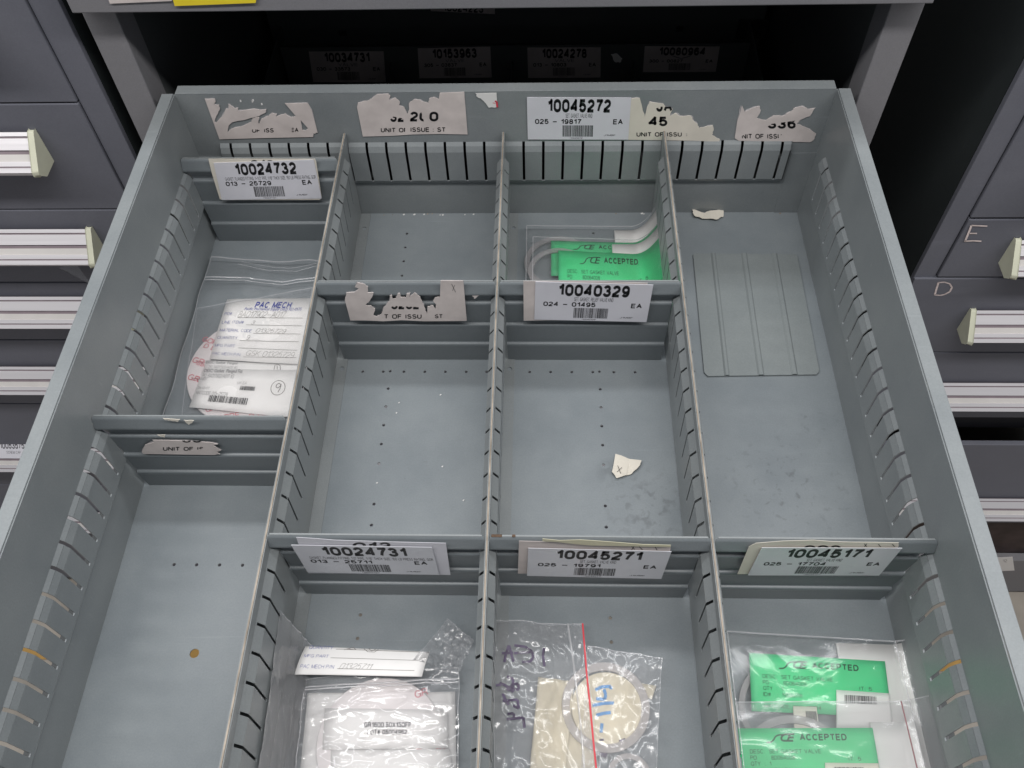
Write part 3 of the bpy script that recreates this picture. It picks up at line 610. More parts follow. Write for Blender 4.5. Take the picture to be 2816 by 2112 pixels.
# ================================================================= SPARE PLATE ON THE FLOOR
sp = thing('loose_divider_plate', 'loose flat grey divider plate with three ribs lying on the floor of the right column', 'divider', (28.4, -7, 0))
A_ = [on(2, .12, *c6(q)) for q in ((218, 197), (805, 202), (935, 880), (283, 890))]
def spt(u, v): return A_[0] * (1 - u) * (1 - v) + A_[1] * u * (1 - v) + A_[2] * u * v + A_[3] * (1 - u) * v
us = [0, .17, .185, .205, .22, .46, .475, .505, .52, .75, .765, .795, .81, 1]; hs = [0, 0, .07, .07, 0, 0, .07, .07, 0, 0, .07, .07, 0, 0]
V, F = [], []
for j, v_ in enumerate((0, .012, .97, .985, 1)):
    for i, u_ in enumerate(us):
        uu = u_; ins = {0: .012, 3: .012, 4: .03}.get(j, 0)
        if i == 0: uu = ins
        if i == len(us) - 1: uu = 1 - ins
        p_ = spt(uu, v_); V.append((p_.x, p_.y, .10 + hs[i]))
nU = len(us)
for j in range(4):
    for i in range(nU - 1): F.append((j * nU + i, (j + 1) * nU + i, (j + 1) * nU + i + 1, j * nU + i + 1))
mk('plate', V, F, 'spare_enamel', sp, solid=.06)
# ================================================================= FLAT THINGS IN THE COMPARTMENTS
def crk(seed, amp, fr=3.0, ridge=0.5, edge=.03):
    def g(u, v):
        p_ = Vector((u * fr, v * fr * 1.2, seed * 7.3)); a = noise.noise(p_) + .5 * noise.noise(p_ * 2.3)
        r = 1 - abs(noise.noise(p_ * 1.7 + Vector((3, 1, 9)))) * 2.2
        r2 = 1 - abs(noise.noise(p_ * 3.9 + Vector((1, 8, 2)))) * 2.6
        return amp * (a * .6 + ridge * max(0, r) ** 3 + ridge * .6 * max(0, r2) ** 4)
    return g
def bag(name, quad, tr, f, label, mat='clear_bag', amp=.10, seed=1, n=46, fr=3, ridge=.7, off=0.0, cat='plastic bag', wob=.012, seams=True, group=None):
    S = Sheet([tr(q) for q in quad], 'f', f)
    b = thing(name, label, cat, tuple(S.at(.5, .5)), group)
    g = crk(seed, amp, fr, ridge)
    def ed(u, v):
        w_ = wob * noise.noise(Vector((u * 4, v * 4, seed * 3.1))); w2 = wob * noise.noise(Vector((u * 4 + 9, v * 4, seed * 5.1)))
        return u + w_, v + w2
    sheet_obj('film', S, mat, b, off, n, n, 0, g, True, edge=ed)
    if seams:
        V, F = [], []
        def tape(ps, wd):
            for (a, b_) in zip(ps[:-1], ps[1:]):
                k = len(V); d = (b_[0] - a[0], b_[1] - a[1]); L = math.hypot(*d); nx, ny = -d[1] / L * wd, d[0] / L * wd
                for (q, s) in ((a, 1), (b_, 1), (b_, -1), (a, -1)):
                    e = ed(*q); V.append(S.at(e[0] + nx * s, e[1] + ny * s, off + .012, g(q[0], q[1])))
                F.append((k, k + 1, k + 2, k + 3))
        R = [i / 30 for i in range(31)]
        tape([(r, 0) for r in R], .0035); tape([(0, r) for r in R], .0025); tape([(1, r) for r in R], .0025)
        mk('seam', V, F, 'bag_edge', b)
    return b, S, g
def strip(name, bagobj, S, g, pts, wd, mat, off=.03):
    """pts in sheet uv"""
    V, F = [], []; P = []
    for a, b in zip(pts[:-1], pts[1:]):
        for i in range(12): P.append((a[0] + (b[0] - a[0]) * i / 12, a[1] + (b[1] - a[1]) * i / 12))
    P.append(pts[-1]); uw = (S.c[1] - S.c[0]).length; vw = (S.c[3] - S.c[0]).length
    for i, q in enumerate(P):
        a, b = P[max(0, i - 1)], P[min(len(P) - 1, i + 1)]; dx, dy = (b[0] - a[0]) * uw, (b[1] - a[1]) * vw; L = math.hypot(dx, dy)
        nx, ny = -dy / L * wd / uw, dx / L * wd / vw
        V += [S.at(q[0] + nx, q[1] + ny, off, g(*q)), S.at(q[0], q[1], off + wd * .8, g(*q)), S.at(q[0] - nx, q[1] - ny, off, g(*q))]
    for i in range(len(P) - 1):
        for j in (0, 1): F.append((3 * i + j, 3 * i + 3 + j, 3 * i + 4 + j, 3 * i + 1 + j))
    return mk(name, V, F, mat, bagobj, smooth=True)
def ring(name, cx, cy, z, ro, ri, th, mat, label, cat='gasket', prints=None, seg=64, parent=None, f=None):
    V, F = [], []
    for i in range(seg):
        a = 2 * math.pi * i / seg; c_, s_ = math.cos(a), math.sin(a)
        for r, dz in ((ri, 0), (ri, th), (ro, th), (ro, 0)):
            x, y = cx + r * c_, cy + r * s_; V.append((x, y, z + dz + (f(x, y) if f else 0)))
    for i in range(seg):
        j = (i + 1) % seg
        for k in range(4): F.append((4 * i + k, 4 * i + (k + 1) % 4, 4 * j + (k + 1) % 4, 4 * j + k))
    if parent is not None: return mk(name, V, F, mat, parent)
    t = thing(name, label, cat, (cx, cy, z)); mk('ring', V, F, mat, t, bev=.02); return t
def card(name, quad, tr, f, mat, label, cat, off=0.0, nu=10, nv=4, curl=None, thick=.015, loc=None):
    S = Sheet([tr(q) for q in quad], 'f', f); t = thing(name, label, cat, tuple(S.at(.5, .5)))
    sheet_obj('sheet', S, mat, t, off, nu, nv, thick, curl, True)
    return t, S
def logo(b):
    g = lambda pts: [(b[0] + x * (b[2] - b[0]), b[1] + y * (b[3] - b[1])) for x, y in pts]
    return [('line', g([(0, 1), (.16, .97), (.26, .72), (.33, .35), (.44, .18), (.62, .15)]), .055), ('line', g([(.84, .1), (.64, .12), (.55, .35), (.52, .62), (.56, .80), (.74, .82)]), .07),
            ('line', g([(1, .1), (.84, .1), (.74, .82), (.93, .82)]), .07), ('line', g([(.79, .46), (.96, .46)]), .07)]
# ---------- left column: gasket bag with the white supplier card
ring('round_gasket', 3.98, -10.75, .12, 3.30, 2.35, .12, 'gasket_white', 'large white ring gasket with red print under the supplier card in the left column')
gk = bpy.data.objects['round_gasket']
V, F = [], []
for (s, a0, r0, hgt, wid) in (('GORE', 147, 2.95, .30, 1.05), ('D DIN', 153, 2.62, .26, 1.0), ('GR', 172, 2.92, .34, .6), ('3509', 176, 2.55, .28, .8), ('GR', 192, 2.95, .34, .6), ('8509', 197, 2.58, .28, .8), ('GR', 218, 2.95, .3, .6), ('R', 130, 2.92, .3, .3), ('GORE', 255, 2.9, .3, 1.0), ('GR', 235, 2.9, .3, .5), ('D DIN', 285, 2.8, .28, 1.0)):
    v, t = glyphs(s, .01); a = math.radians(a0); cx, cy = 3.98 + r0 * math.cos(a), -10.75 + r0 * math.sin(a); k = len(V); rt = -.35 if a0 < 200 else .2
    for (x, y) in v:
        lx, ly = (x - .5) * wid, (.5 - y) * hgt
        V.append((cx + lx * math.cos(rt) - ly * math.sin(rt), cy + lx * math.sin(rt) + ly * math.cos(rt), .265))
    F += [tuple(i + k for i in q) for q in t]
mk('red_print', V, F, 'pale_red_ink', gk)
flat = lambda z: (lambda x, y: z)
f1 = lambda x, y: .32 + .05 * math.sin(x * .9) + .03 * math.sin(y * 1.3)
t, S = card('stock_slip', [(448, 965), (1370, 1000), (1340, 1100), (420, 1100)], z5, f1, 'tag_white', 'white printed slip peeking out between the two larger cards in the left column', 'paper slip', .0)
print_obj('lettering', S, 'grey_ink', t, [('t', 'DESC: Gasket  Flanged', pxbox(S, z5, (455, 975, 740, 1005))), ('t', 'PO: 8A017902/A017 #3', pxbox(S, z5, (480, 1016, 740, 1040)))], .012)
print_obj('pencil_mark', S, 'pencil', t, [('line', pxpts(S, z5, [(1072, 1058), (1082, 1012), (1108, 1000), (1130, 1015), (1132, 1058)]), .03), ('line', pxpts(S, z5, [(1103, 1014), (1103, 1050)]), .03)], .012)
t, S = card('stock_card', [(430, 1045), (1370, 1053), (1280, 1490), (303, 1397)], z5, f1, 'tag_white', 'white stock card with barcodes and a circled 9 in the left column', 'card', .04)
print_obj('lettering', S, 'grey_ink', t, [('t', 'DESC: Gasket  Flanged Fitt', pxbox(S, z5, (440, 1050, 790, 1092))), ('t', 'PO: 8A017902/A017 #3', pxbox(S, z5, (424, 1095, 712, 1132))), ('t', '0907', pxbox(S, z5, (406, 1130, 466, 1152))), ('t', 'U/I: EA', pxbox(S, z5, (740, 1164, 828, 1190))),
    ('t', '04/05/07', pxbox(S, z5, (382, 1212, 488, 1234))), ('t', 'MATCODE: 013-25729', pxbox(S, z5, (366, 1256, 655, 1290)))], .054)
print_obj('barcode', S, 'black_ink', t, [('bar', pxbox(S, z5, (765, 1208, 905, 1246)), 5), ('bar', pxbox(S, z5, (475, 1302, 836, 1362)), 6)], .054)
circ = [(1112 + 68 * math.cos(a) * .95 + 8 * math.sin(a), 1222 + 64 * math.sin(a) - 18 * math.cos(a)) for a in [i * math.pi / 12 for i in range(25)]]
print_obj('handwriting', S, 'pencil', t, [('line', pxpts(S, z5, circ), .03), ('line', pxpts(S, z5, [(1140, 1192), (1120, 1180), (1098, 1196), (1094, 1216), (1112, 1224), (1134, 1206), (1142, 1186), (1132, 1226), (1110, 1264)]), .035)], .054)
t, S = card('supplier_card', [(650, 418), (1500, 405), (1370, 1008), (490, 962)], z5, f1, 'tag_white', 'white PAC MECH supplier card handwritten with 01325729 in the left column', 'card', .08, curl=lambda u, v: .05 * math.sin(u * 3.1) * (1 - v))
print_obj('heading', S, 'blue_ink', t, [('t', 'PAC MECH', pxbox(S, z5, (905, 448, 1242, 505)), .035, .25), ('t', 'Pacific Mechanical Supply (562) 921-0575', pxbox(S, z5, (808, 500, 1330, 534)), 0, .2)] +
    [('t', s, pxbox(S, z5, (x0, y - 12, x1, y + 14))) for s, x0, x1, y in (('PO#', 628, 694, 550), ('LINE ITEM#', 605, 802, 628), ('MATERIAL CODE', 584, 876, 702), ('QUANTITY', 562, 746, 768), ('MFG PART', 538, 722, 840), ('PAC MECH P/N', 515, 772, 916))], .094, lambda u, v: .05 * math.sin(u * 3.1) * (1 - v))
print_obj('handwriting', S, 'pencil', t, [('t', s, pxbox(S, z5, b), 0, .35) for s, b in (('8A017902-A017', (752, 534, 1190, 590)), ('3', (872, 616, 905, 650)), ('01325729', (912, 690, 1190, 728)), ('9', (826, 748, 858, 788)), ('GSK 01325729', (822, 894, 1268, 946)))] +
    [('line', pxpts(S, z5, q), .018) for q in ([(745, 588), (1342, 592)], [(822, 654), (1335, 662)], [(890, 732), (1320, 736)], [(765, 796), (1305, 806)], [(750, 862), (1290, 884)], [(795, 944), (1280, 950)])], .094, lambda u, v: .05 * math.sin(u * 3.1) * (1 - v))
fb = lambda x, y: .52 + .10 * math.sin(x * 1.1 + 1) + .06 * math.sin(y * 1.7)
b_, S, g = bag('zip_bag', [(500, 20), (1500, 60), (1240, 1600), (40, 1560)], z5, fb, 'large clear zip bag over the white supplier cards in the left column', 'clear_bag', .07, 3, fr=2.0, ridge=.5)
strip('zip_line', b_, S, g, [(0.0, .135), (.35, .115), (.7, .14), (1, .115)], .045, 'bag_edge')
strip('zip_line', b_, S, g, [(0.0, .155), (.35, .135), (.7, .16), (1, .135)], .03, 'bag_edge')
strip('fold_line', b_, S, g, [(.25, .03), (.5, .055), (.8, .07), (1, .03)], .015, 'bag_edge')
strip('fold_line', b_, S, g, [(.28, .015), (.55, .035), (.75, .05), (.97, .02)], .012, 'bag_edge')
bag('inner_bag', [(370, 500), (1420, 300), (1240, 1590), (225, 1570)], z5, lambda x, y: .46 + .05 * math.sin(x), 'smaller milky inner bag wrapped round the ring gasket in the left column', 'clear_bag', .04, 5, n=36, fr=2)
# ---------- third column, back: two bags curling up the divider
def fA(x, y): return .22 + (max(0, x - 22.6) ** 2.2) * .95
def fBk(x, y): return .55 + (max(0, x - 22.6) ** 2.2) * .85
ring('clear_gasket', 18.79, -3.9, .2, 1.85, 1.55, .1, 'gasket_clear', 'thin translucent ring gasket in the rear bag behind label 10040329')
ring('clear_gasket', 18.75, -4.75, .46, 1.6, 1.33, .1, 'gasket_clear', 'thin translucent ring gasket in the front bag behind label 10040329')
def xy_sheet(x0, x1, y0, y1, f, skew=0): return Sheet([(x0, y0, f(x0, y0)), (x1, y0 + skew, f(x1, y0 + skew)), (x1, y1 + skew, f(x1, y1 + skew)), (x0, y1, f(x0, y1))], 'f2', f)
class XY(Sheet):
    def __init__(s, x0, x1, y0, y1, f, skew=0, sh=0):
        s.f = f; s.kind = 'f'; s.c = [Vector((x0, y0, 0)), Vector((x1, y0 + skew, 0)), Vector((x1 + sh, y1 + skew, 0)), Vector((x0 + sh, y1, 0))]
def accepted(S, t, off=.014, po='8D064008', code='N59378', rest=True):
    print_obj('lettering', S, 'green_ink', t, [('t', 'ACCEPTED', (.46, .10, .80, .215), .040)] + logo((.215, .09, .425, .245)), off)
    L = [('t', 'DESC:  SET GASKET VALVE', (.09, .36, .60, .43)), ('t', 'PO     :  ' + po, (.09, .465, .41, .535)), ('t', 'QTY  :  1', (.09, .565, .235, .635)), ('t', 'ID#   :  ' + code, (.09, .67, .37, .74)), ('t', 'IT: 5', (.79, .49, .88, .555)), ('t', 'UI: EA', (.79, .62, .91, .685))]
    if rest: L.append(('t', 'MATCODE: 025-17704', (.09, .87, .50, .93)))
    print_obj('small_print', S, 'green_ink', t, [q + (.012,) for q in L], off)['kind'] = 'stuff'
def tagset(S, name, label, mat='green_paper', off=0, **kw):
    t = thing(name, label, 'paper tag', tuple(S.at(.5, .5))); sheet_obj('sheet', S, mat, t, off, 24, 6, .015, None, True); return t
S = XY(21.75, 23.86, -1.62, -4.9, lambda x, y: fA(x, y) + .06); tagset(S, 'white_backing_card', 'white card standing up behind the rear green tag in the third column')
bpy.data.objects['white_backing_card'].children[0].data.materials[0] = MATS['tag_white']
S = XY(18.35, 23.80, -2.42, -4.9, lambda x, y: fA(x, y) + .12, -.22); accepted(S, tagset(S, 'accepted_tag', 'rear green ACCEPTED tag of the third column, mostly covered by the tag in front'), rest=False)
S = XY(21.55, 23.93, -2.95, -6.4, lambda x, y: fBk(x, y) + .05); tagset(S, 'white_backing_card', 'white card standing up behind the front green tag in the third column').children[0].data.materials[0] = MATS['tag_white']
S = XY(18.72, 23.86, -3.42, -7.0, lambda x, y: fBk(x, y) + .10, -.35); accepted(S, tagset(S, 'accepted_tag', 'green ACCEPTED tag in the front bag of the third column, just behind label 10040329'), rest=False)
def xybag(name, S, label, mat, amp, seed, n=44, fr=3, zipx=None, zmat='red_zip', cat='plastic bag'):
    b = thing(name, label, cat, tuple(S.at(.5, .5))); g = crk(seed, amp, fr, .7)
    sheet_obj('film', S, mat, b, 0, n, n, 0, g, True)
    V, F = [], []
    for pts, wd in (([(i / 30, 0) for i in range(31)], .004), ([(0, i / 30) for i in range(31)], .003), ([(1, i / 30) for i in range(31)], .003)):
        for a, c_ in zip(pts[:-1], pts[1:]):
            k = len(V); d = (c_[0] - a[0], c_[1] - a[1]); L = math.hypot(*d); nx, ny = -d[1] / L * wd, d[0] / L * wd
            for (q, s) in ((a, 1), (c_, 1), (c_, -1), (a, -1)): V.append(S.at(q[0] + nx * s, q[1] + ny * s, .014, g(*q)))
            F.append((k, k + 1, k + 2, k + 3))
    mk('seam', V, F, 'bag_edge', b)
    if zipx: strip('zip_line', b, S, g, [(zipx, 0), (zipx + .005, .5), (zipx, 1)], .022, zmat)
    return b, S, g
xybag('clear_bag', XY(17.05, 24.05, -1.44, -8.6, lambda x, y: fA(x, y) + .24, -.12), 'rear clear bag with a green tag curling up the divider in the third column', 'clear_bag', .035, 11, fr=2)
xybag('clear_bag', XY(17.40, 24.08, -2.60, -9.3, lambda x, y: fBk(x, y) + .24, -.32), 'front clear bag with a green tag lying on the rear bag in the third column', 'clear_bag', .035, 12, fr=2)
# ---------- second column, bottom
fc = lambda x, y: .62 + .10 * math.sin(x * 1.4) + .05 * math.sin(y * 2)
ring('flat_gasket', 11.9, -27.9, .30, 2.35, 1.2, .10, 'gasket_white', 'white ring gasket with faint red print inside the packet below label 10024731')
gk = bpy.data.objects.get('flat_gasket'); V, F = [], []
for (x, y, s, r, h_, w_) in ((13.3, -26.1, 'GR', .3, .28, .5), (13.4, -28.2, 'GR', 1.2, .3, .6), (13.9, -28.5, '350', .8, .3, .6), (12.6, -28.6, 'GOR', .2, .25, .6), (14.1, -28.0, 'GR', -1, .3, .6)):
    v, t_ = glyphs(s, .01); k = len(V)
    for a, b in v:
        lx, ly = (a - .5) * w_, (.5 - b) * h_; V.append((x + lx * math.cos(r) - ly * math.sin(r), y + lx * math.sin(r) + ly * math.cos(r), .415))
    F += [tuple(i + k for i in q) for q in t_]
mk('red_print', V, F, 'pale_red_ink', gk)
t, S = card('insert_card', [(455, 1272), (1250, 1280), (1252, 1530), (440, 1540)], b2, flat(.47), 'tag_white', 'white card printed GR1600.50X150FF inside the packet in the second column', 'card')
print_obj('lettering', S, 'grey_ink', t, [('t', 'GR1600.50X150FF', pxbox(S, b2, (710, 1362, 1014, 1398)), .035), ('t', 'LOT# 05004962', pxbox(S, b2, (732, 1410, 988, 1444)), .035)], .012)
t, S = card('gasket_wrap', [(345, 1175), (1300, 1165), (1310, 1740), (290, 1740)], b2, flat(.24), 'tag_white', 'pinkish white wrapping sheet filling the gasket packet in the second column', 'paper', 0, 24, 24, curl=crk(77, .06, 3, .4))
t, S = card('white_insert', [(495, 1545), (1262, 1535), (1290, 1720), (495, 1720)], b2, flat(.44), 'tag_white', 'lower white paper under the printed insert card in the second column', 'card')
bag('gasket_packet', [(330, 1090), (1325, 1010), (1318, 1760), (262, 1760)], b2, lambda x, y: .66 + .08 * math.sin(2 * x) + .05 * math.sin(3 * y), 'crinkled clear zip packet of white gaskets at the bottom of the second column', 'crinkly_bag', .10, 21, n=60, fr=2.0, ridge=.8)
bb = bpy.data.objects['gasket_packet']
S = Sheet([b2(q) for q in [(330, 1090), (1325, 1010), (1318, 1760), (262, 1760)]], 'f', lambda x, y: .66 + .08 * math.sin(2 * x) + .05 * math.sin(3 * y)); g = crk(21, .10, 2.0, .8)
strip('zip_line', bb, S, g, [(0.01, .085), (.5, .09), (.99, .10)], .035, 'bag_edge'); strip('zip_line', bb, S, g, [(0.01, .115), (.5, .12), (.99, .13)], .03, 'bag_edge')
bag('outer_bag', [(1255, 690), (1418, 840), (1330, 1060), (1030, 960)], b2, lambda x, y: 1.0 + .25 * math.sin(3 * x), 'crumpled clear bag corner sticking up beside the middle divider in the second column', 'crinkly_bag', .22, 23, n=30, fr=2.5)
def fl(x, y): return .45 + max(0, 8.9 - x) ** 1.3 * 3.6
xybag('bag_flap', XY(8.12, 8.85, -23.9, -29.3, fl, -.5, .1), 'clear plastic flap standing up against the left divider in the second column', 'flap_film', .08, 25, fr=2)
t, S = card('supplier_card', [(330, 870), (1135, 905), (1088, 1077), (266, 1064)], b2, lambda x, y: 1.12, 'tag_white', 'curled white supplier card with 01325711 on the gasket packet in the second column', 'card', 0, 16, 14, curl=lambda u, v: .22 * math.sin(min(1, v * 1.2) * 1.9) + .02 * math.sin(u * 5))
cw = lambda u, v: .22 * math.sin(min(1, v * 1.2) * 1.9) + .02 * math.sin(u * 5)
print_obj('heading', S, 'blue_ink', t, [('t', 'QUANTITY', pxbox(S, b2, (357, 868, 512, 893))), ('t', 'MFG PART', pxbox(S, b2, (328, 932, 487, 954))), ('t', 'PAC MECH P/N', pxbox(S, b2, (305, 1002, 524, 1026)))], .014, cw)
print_obj('handwriting', S, 'pencil', t, [('t', '01325711', pxbox(S, b2, (562, 994, 772, 1032)), 0, .35), ('line', pxpts(S, b2, [(585, 898), (640, 878), (660, 896), (600, 890)]), .02), ('line', pxpts(S, b2, [(710, 888), (735, 910), (780, 912), (805, 890)]), .02), ('line', pxpts(S, b2, [(740, 885), (760, 905), (790, 888)]), .02)] +
    [('line', [(a[0] + (b[0] - a[0]) * i / 8, a[1] + (b[1] - a[1]) * i / 8) for i in range(9)], .018) for a, b in [pxpts(S, b2, q) for q in ([(500, 956), (1062, 970)], [(545, 1028), (1040, 1038)], [(530, 893), (1080, 908)])]], .014, cw)
# ---------- third column, bottom
ring('clear_gasket', 20.30, -26.48, .30, 1.66, 1.34, .06, 'gasket_cloudy', 'large translucent ring gasket around the cream disc below label 10045271')
ring('clear_gasket', 21.05, -28.95, .34, .80, .60, .12, 'gasket_cloudy', 'small translucent ring gasket at the bottom of the third column')
pd = [(20.35 + 1.33 * math.cos(i * math.pi / 24), -26.52 + 1.32 * math.sin(i * math.pi / 24)) for i in range(48)]
td = thing('cream_disc', 'cream paper disc with blue marker strokes inside the ring gasket in the third column', 'disc', (20.35, -26.5, .3))
poly_obj('disc', pd, lambda q: q, lambda x, y: Vector((x, y, .28)), 'cream_gasket', td, .04, (), (0, 0, 1))
SS = Sheet([b3((780, 1100)), b3((920, 1100)), b3((920, 1450)), b3((780, 1450))], 'f', flat(.33))
sq = lambda *q: ('line', pxpts(SS, b3, q), .12)
print_obj('marker_strokes', SS, 'blue_marker', td, [sq((795, 1155), (830, 1135), (895, 1130), (895, 1150)), sq((850, 1150), (862, 1185), (855, 1215), (800, 1210)), sq((775, 1255), (850, 1240), (915, 1238)), sq((800, 1318), (850, 1305), (895, 1300)), sq((838, 1370), (832, 1430))], .012)
print_obj('ink_stain', SS, 'purple_marker', td, [('line', pxpts(SS, b3, q), w_) for q, w_ in (([(950, 1490), (990, 1475)], .12), ([(820, 1480), (850, 1475)], .08), ([(820, 1560), (870, 1575)], .22))], .012)
t, S = card('cream_strip', [(425, 1070), (655, 1100), (600, 1720), (365, 1720)], b3, flat(.26), 'cream_gasket', 'cream paper strip under the bag left of the zip lines in the third column', 'paper', 0, 16, 24, curl=crk(91, .14, 2.5, .6))
t, S = card('cream_wedge', [(1090, 1110), (1190, 1125), (1160, 1215), (1130, 1200)], b3, flat(.22), 'cream_gasket', 'small cream paper corner right of the ring gasket in the third column', 'paper')
t, S = card('cream_sheet', [(620, 1180), (790, 1180), (800, 1720), (560, 1720)], b3, flat(.20), 'cream_gasket', 'cream paper sheet under the zip lines in the third column', 'paper')
bag('inner_bag', [(745, 872), (1225, 950), (1185, 1760), (700, 1760)], b3, lambda x, y: .58, 'clear inner bag around the ring gasket in the third column', 'milky_bag', .09, 31, n=48, fr=1.8)
b_, S, g = bag('zip_bag', [(140, 700), (715, 725), (815, 1720), (140, 1720)], b3, lambda x, y: .66 + .08 * math.sin(x * 2), 'crumpled clear zip bag with red stripe and black marker writing', 'milky_bag', .12, 33, n=56, fr=2.0)
strip('zip_line', b_, S, g, [(.83, 0), (.86, .35), (.875, .7), (.87, 1)], .04, 'bag_edge')
strip('red_stripe', b_, S, g, [(.995, 0), (.985, .35), (.985, .7), (.985, 1)], .032, 'red_zip')
mw = lambda *q: ('line', pxpts(S, b3, q), .10)
print_obj('marker_writing', S, 'purple_marker', b_, [mw((235, 865), (215, 920), (205, 972)), mw((235, 865), (250, 920), (265, 970)), mw((190, 915), (262, 912)), mw((270, 865), (340, 875), (385, 905), (392, 945), (370, 972), (320, 972)), mw((268, 915), (375, 908)), mw((462, 885), (455, 930), (465, 1002)),
    mw((222, 1070), (260, 1080), (262, 1110), (235, 1160), (222, 1140)), mw((152, 1128), (200, 1118), (250, 1150), (262, 1168)), mw((255, 1115), (295, 1115), (298, 1150), (262, 1150), (258, 1125)), mw((175, 1108), (240, 1140)),
    mw((195, 1180), (215, 1225), (235, 1250)), mw((195, 1230), (240, 1222), (290, 1215), (298, 1275), (260, 1255)), mw((225, 1310), (265, 1305), (270, 1345)), mw((220, 1345), (325, 1335), (335, 1400))], .02, g)
# ---------- right column, bottom
def f4(x, y): return .30 + .0 * x + max(0, x - 31.4) ** 1.8 * 1.1
ring('clear_gasket', 27.2, -26.5, .2, 1.9, 1.66, .1, 'gasket_clear', 'thin ring gasket behind the upper green tag in the right column')
ring('clear_gasket', 27.10, -29.0, .62, 2.22, 1.92, .1, 'gasket_clear', 'thin ring gasket in the lower bag of the right column')
S = XY(29.35, 31.95, -23.95, -29.3, lambda x, y: f4(x, y) + .04, -.05); tagset(S, 'white_backing_card', 'tall white card behind the upper green tag in the right column').children[0].data.materials[0] = MATS['tag_white']
S = Sheet([b4(q) for q in [(283, 913), (1163, 967), (1208, 1330), (300, 1290)]], 'f', lambda x, y: f4(x, y) + .12); accepted(S, tagset(S, 'accepted_tag', 'upper green ACCEPTED tag in the right column')); 
S = Sheet([b4(q) for q in [(848, 1152), (1192, 1175), (1215, 1400), (850, 1400)]], 'f', lambda x, y: f4(x, y) + .20); t = tagset(S, 'barcode_slip', 'white barcode slip below the upper green tag in the right column', 'tag_white'); print_obj('barcode', S, 'black_ink', t, [('bar', (.15, .12, .75, .35), 3)], .012)
S = Sheet([b4(q) for q in [(568, 1258), (720, 1262), (740, 1420), (575, 1400)]], 'f', lambda x, y: f4(x, y) + .24); t = tagset(S, 'barcode_slip', 'cream barcode slip beside the thin ring gasket in the right column', 'cream_paper'); print_obj('barcode', S, 'black_ink', t, [('bar', (.5, .2, .95, .75), 4)], .012)
b_, S, g = xybag('clear_bag', XY(25.13, 32.0, -23.65, -30.3, lambda x, y: f4(x, y) + .34, -.35), 'upper clear bag over the fully visible green tag in the right column', 'clear_bag', .035, 41, fr=1.8, zipx=.93, zmat='bag_edge')
def f4b(x, y): return .85 + max(0, x - 30.9) ** 1.6 * .9
S = XY(29.9, 31.4, -27.0, -31.0, lambda x, y: f4b(x, y) - .1); tagset(S, 'white_backing_card', 'white card behind the lowest green tag in the right column', 'tag_white')
S = Sheet([b4(q) for q in [(195, 1402), (1083, 1398), (1150, 1790), (225, 1790)]], 'f', lambda x, y: f4b(x, y) + .04); accepted(S, tagset(S, 'accepted_tag', 'lowest green ACCEPTED tag at the bottom edge of the right column'))
S = Sheet([b4(q) for q in [(775, 1624), (1122, 1628), (1135, 1760), (775, 1760)]], 'f', lambda x, y: f4b(x, y) + .10); t = tagset(S, 'barcode_slip', 'cream barcode slip on the lowest green tag in the right column', 'cream_paper'); print_obj('barcode', S, 'black_ink', t, [('bar', (.17, .2, .72, .7), 8)], .012)
xybag('clear_bag', XY(25.05, 32.0, -26.45, -31.2, lambda x, y: f4b(x, y) + .22, .12), 'lower clear bag with a red zip line at the bottom of the right column', 'milky_bag', .04, 43, fr=1.8, zipx=.865, zmat='dark_red_zip')
# ---------- paper scraps
def scrap(name, pts, tr, z, mat, label, marks=None, seed=2):
    c = on(2, z, *tr(pts[0])); t = thing(name, label, 'paper scrap', tuple(c))
    poly_obj('paper', rough_poly(pts, 3.0, 90, seed), tr, lambda a, b: on(2, z, a, b) + Vector((0, 0, .10 * abs(math.sin(a * .06)))), mat, t, .02, (), (0, 0, 1))
    if marks:
        S = Sheet([tr(p) for p in ((450, 390), (910, 390), (910, 770), (450, 770))], 'f', flat(z + .11)); print_obj('pencil_mark', S, 'pencil', t, [('line', pxpts(S, tr, m_), .025) for m_ in marks], .012)
    return t
scrap('paper_scrap', [(508, 393), (600, 420), (720, 458), (903, 490), (885, 555), (842, 615), (790, 655), (745, 695), (690, 705), (620, 732), (527, 765), (490, 700), (456, 660), (480, 560)], z8, .06, 'cream_paper', 'torn cream paper scrap with a pencilled x on the floor of the third column', [[(545, 553), (590, 675)], [(612, 580), (535, 652)]])
scrap('paper_scrap', [(548, 1050), (600, 1066), (640, 1060), (710, 1055), (708, 1085), (672, 1105), (600, 1097), (560, 1085)], c3, .10, 'cream_paper', 'small cream paper scrap against the back wall in the right column', seed=5)
for i, (x, y) in enumerate(((968, 899), (700, 950), (683, 1016), (557, 1469), (1117, 1582), (980, 1363))):
    q = c5((x, y)); p_ = on(2, .02, *q); r = .05
    t = mk('paper_crumb', [(p_.x - r, p_.y, .02), (p_.x, p_.y - r * .6, .02), (p_.x + r, p_.y + .02, .05), (p_.x, p_.y + r, .02)], [(0, 1, 2, 3)], 'tag_white', None, solid=.01, loc=tuple(p_))
    tag(t, ['tiny white crumb right of the drilled row in the second column', 'tiny white crumb high between the hole row and the left divider', 'white crumb just below another beside the third drilled hole', 'tiny white crumb between the two lowest holes of the drilled row', 'tiny white crumb low beside the middle divider in the second column', 'tiny white crumb alone in the middle of the bare second column floor'][i], 'crumb', 'tiny paper crumbs on the second column floor')
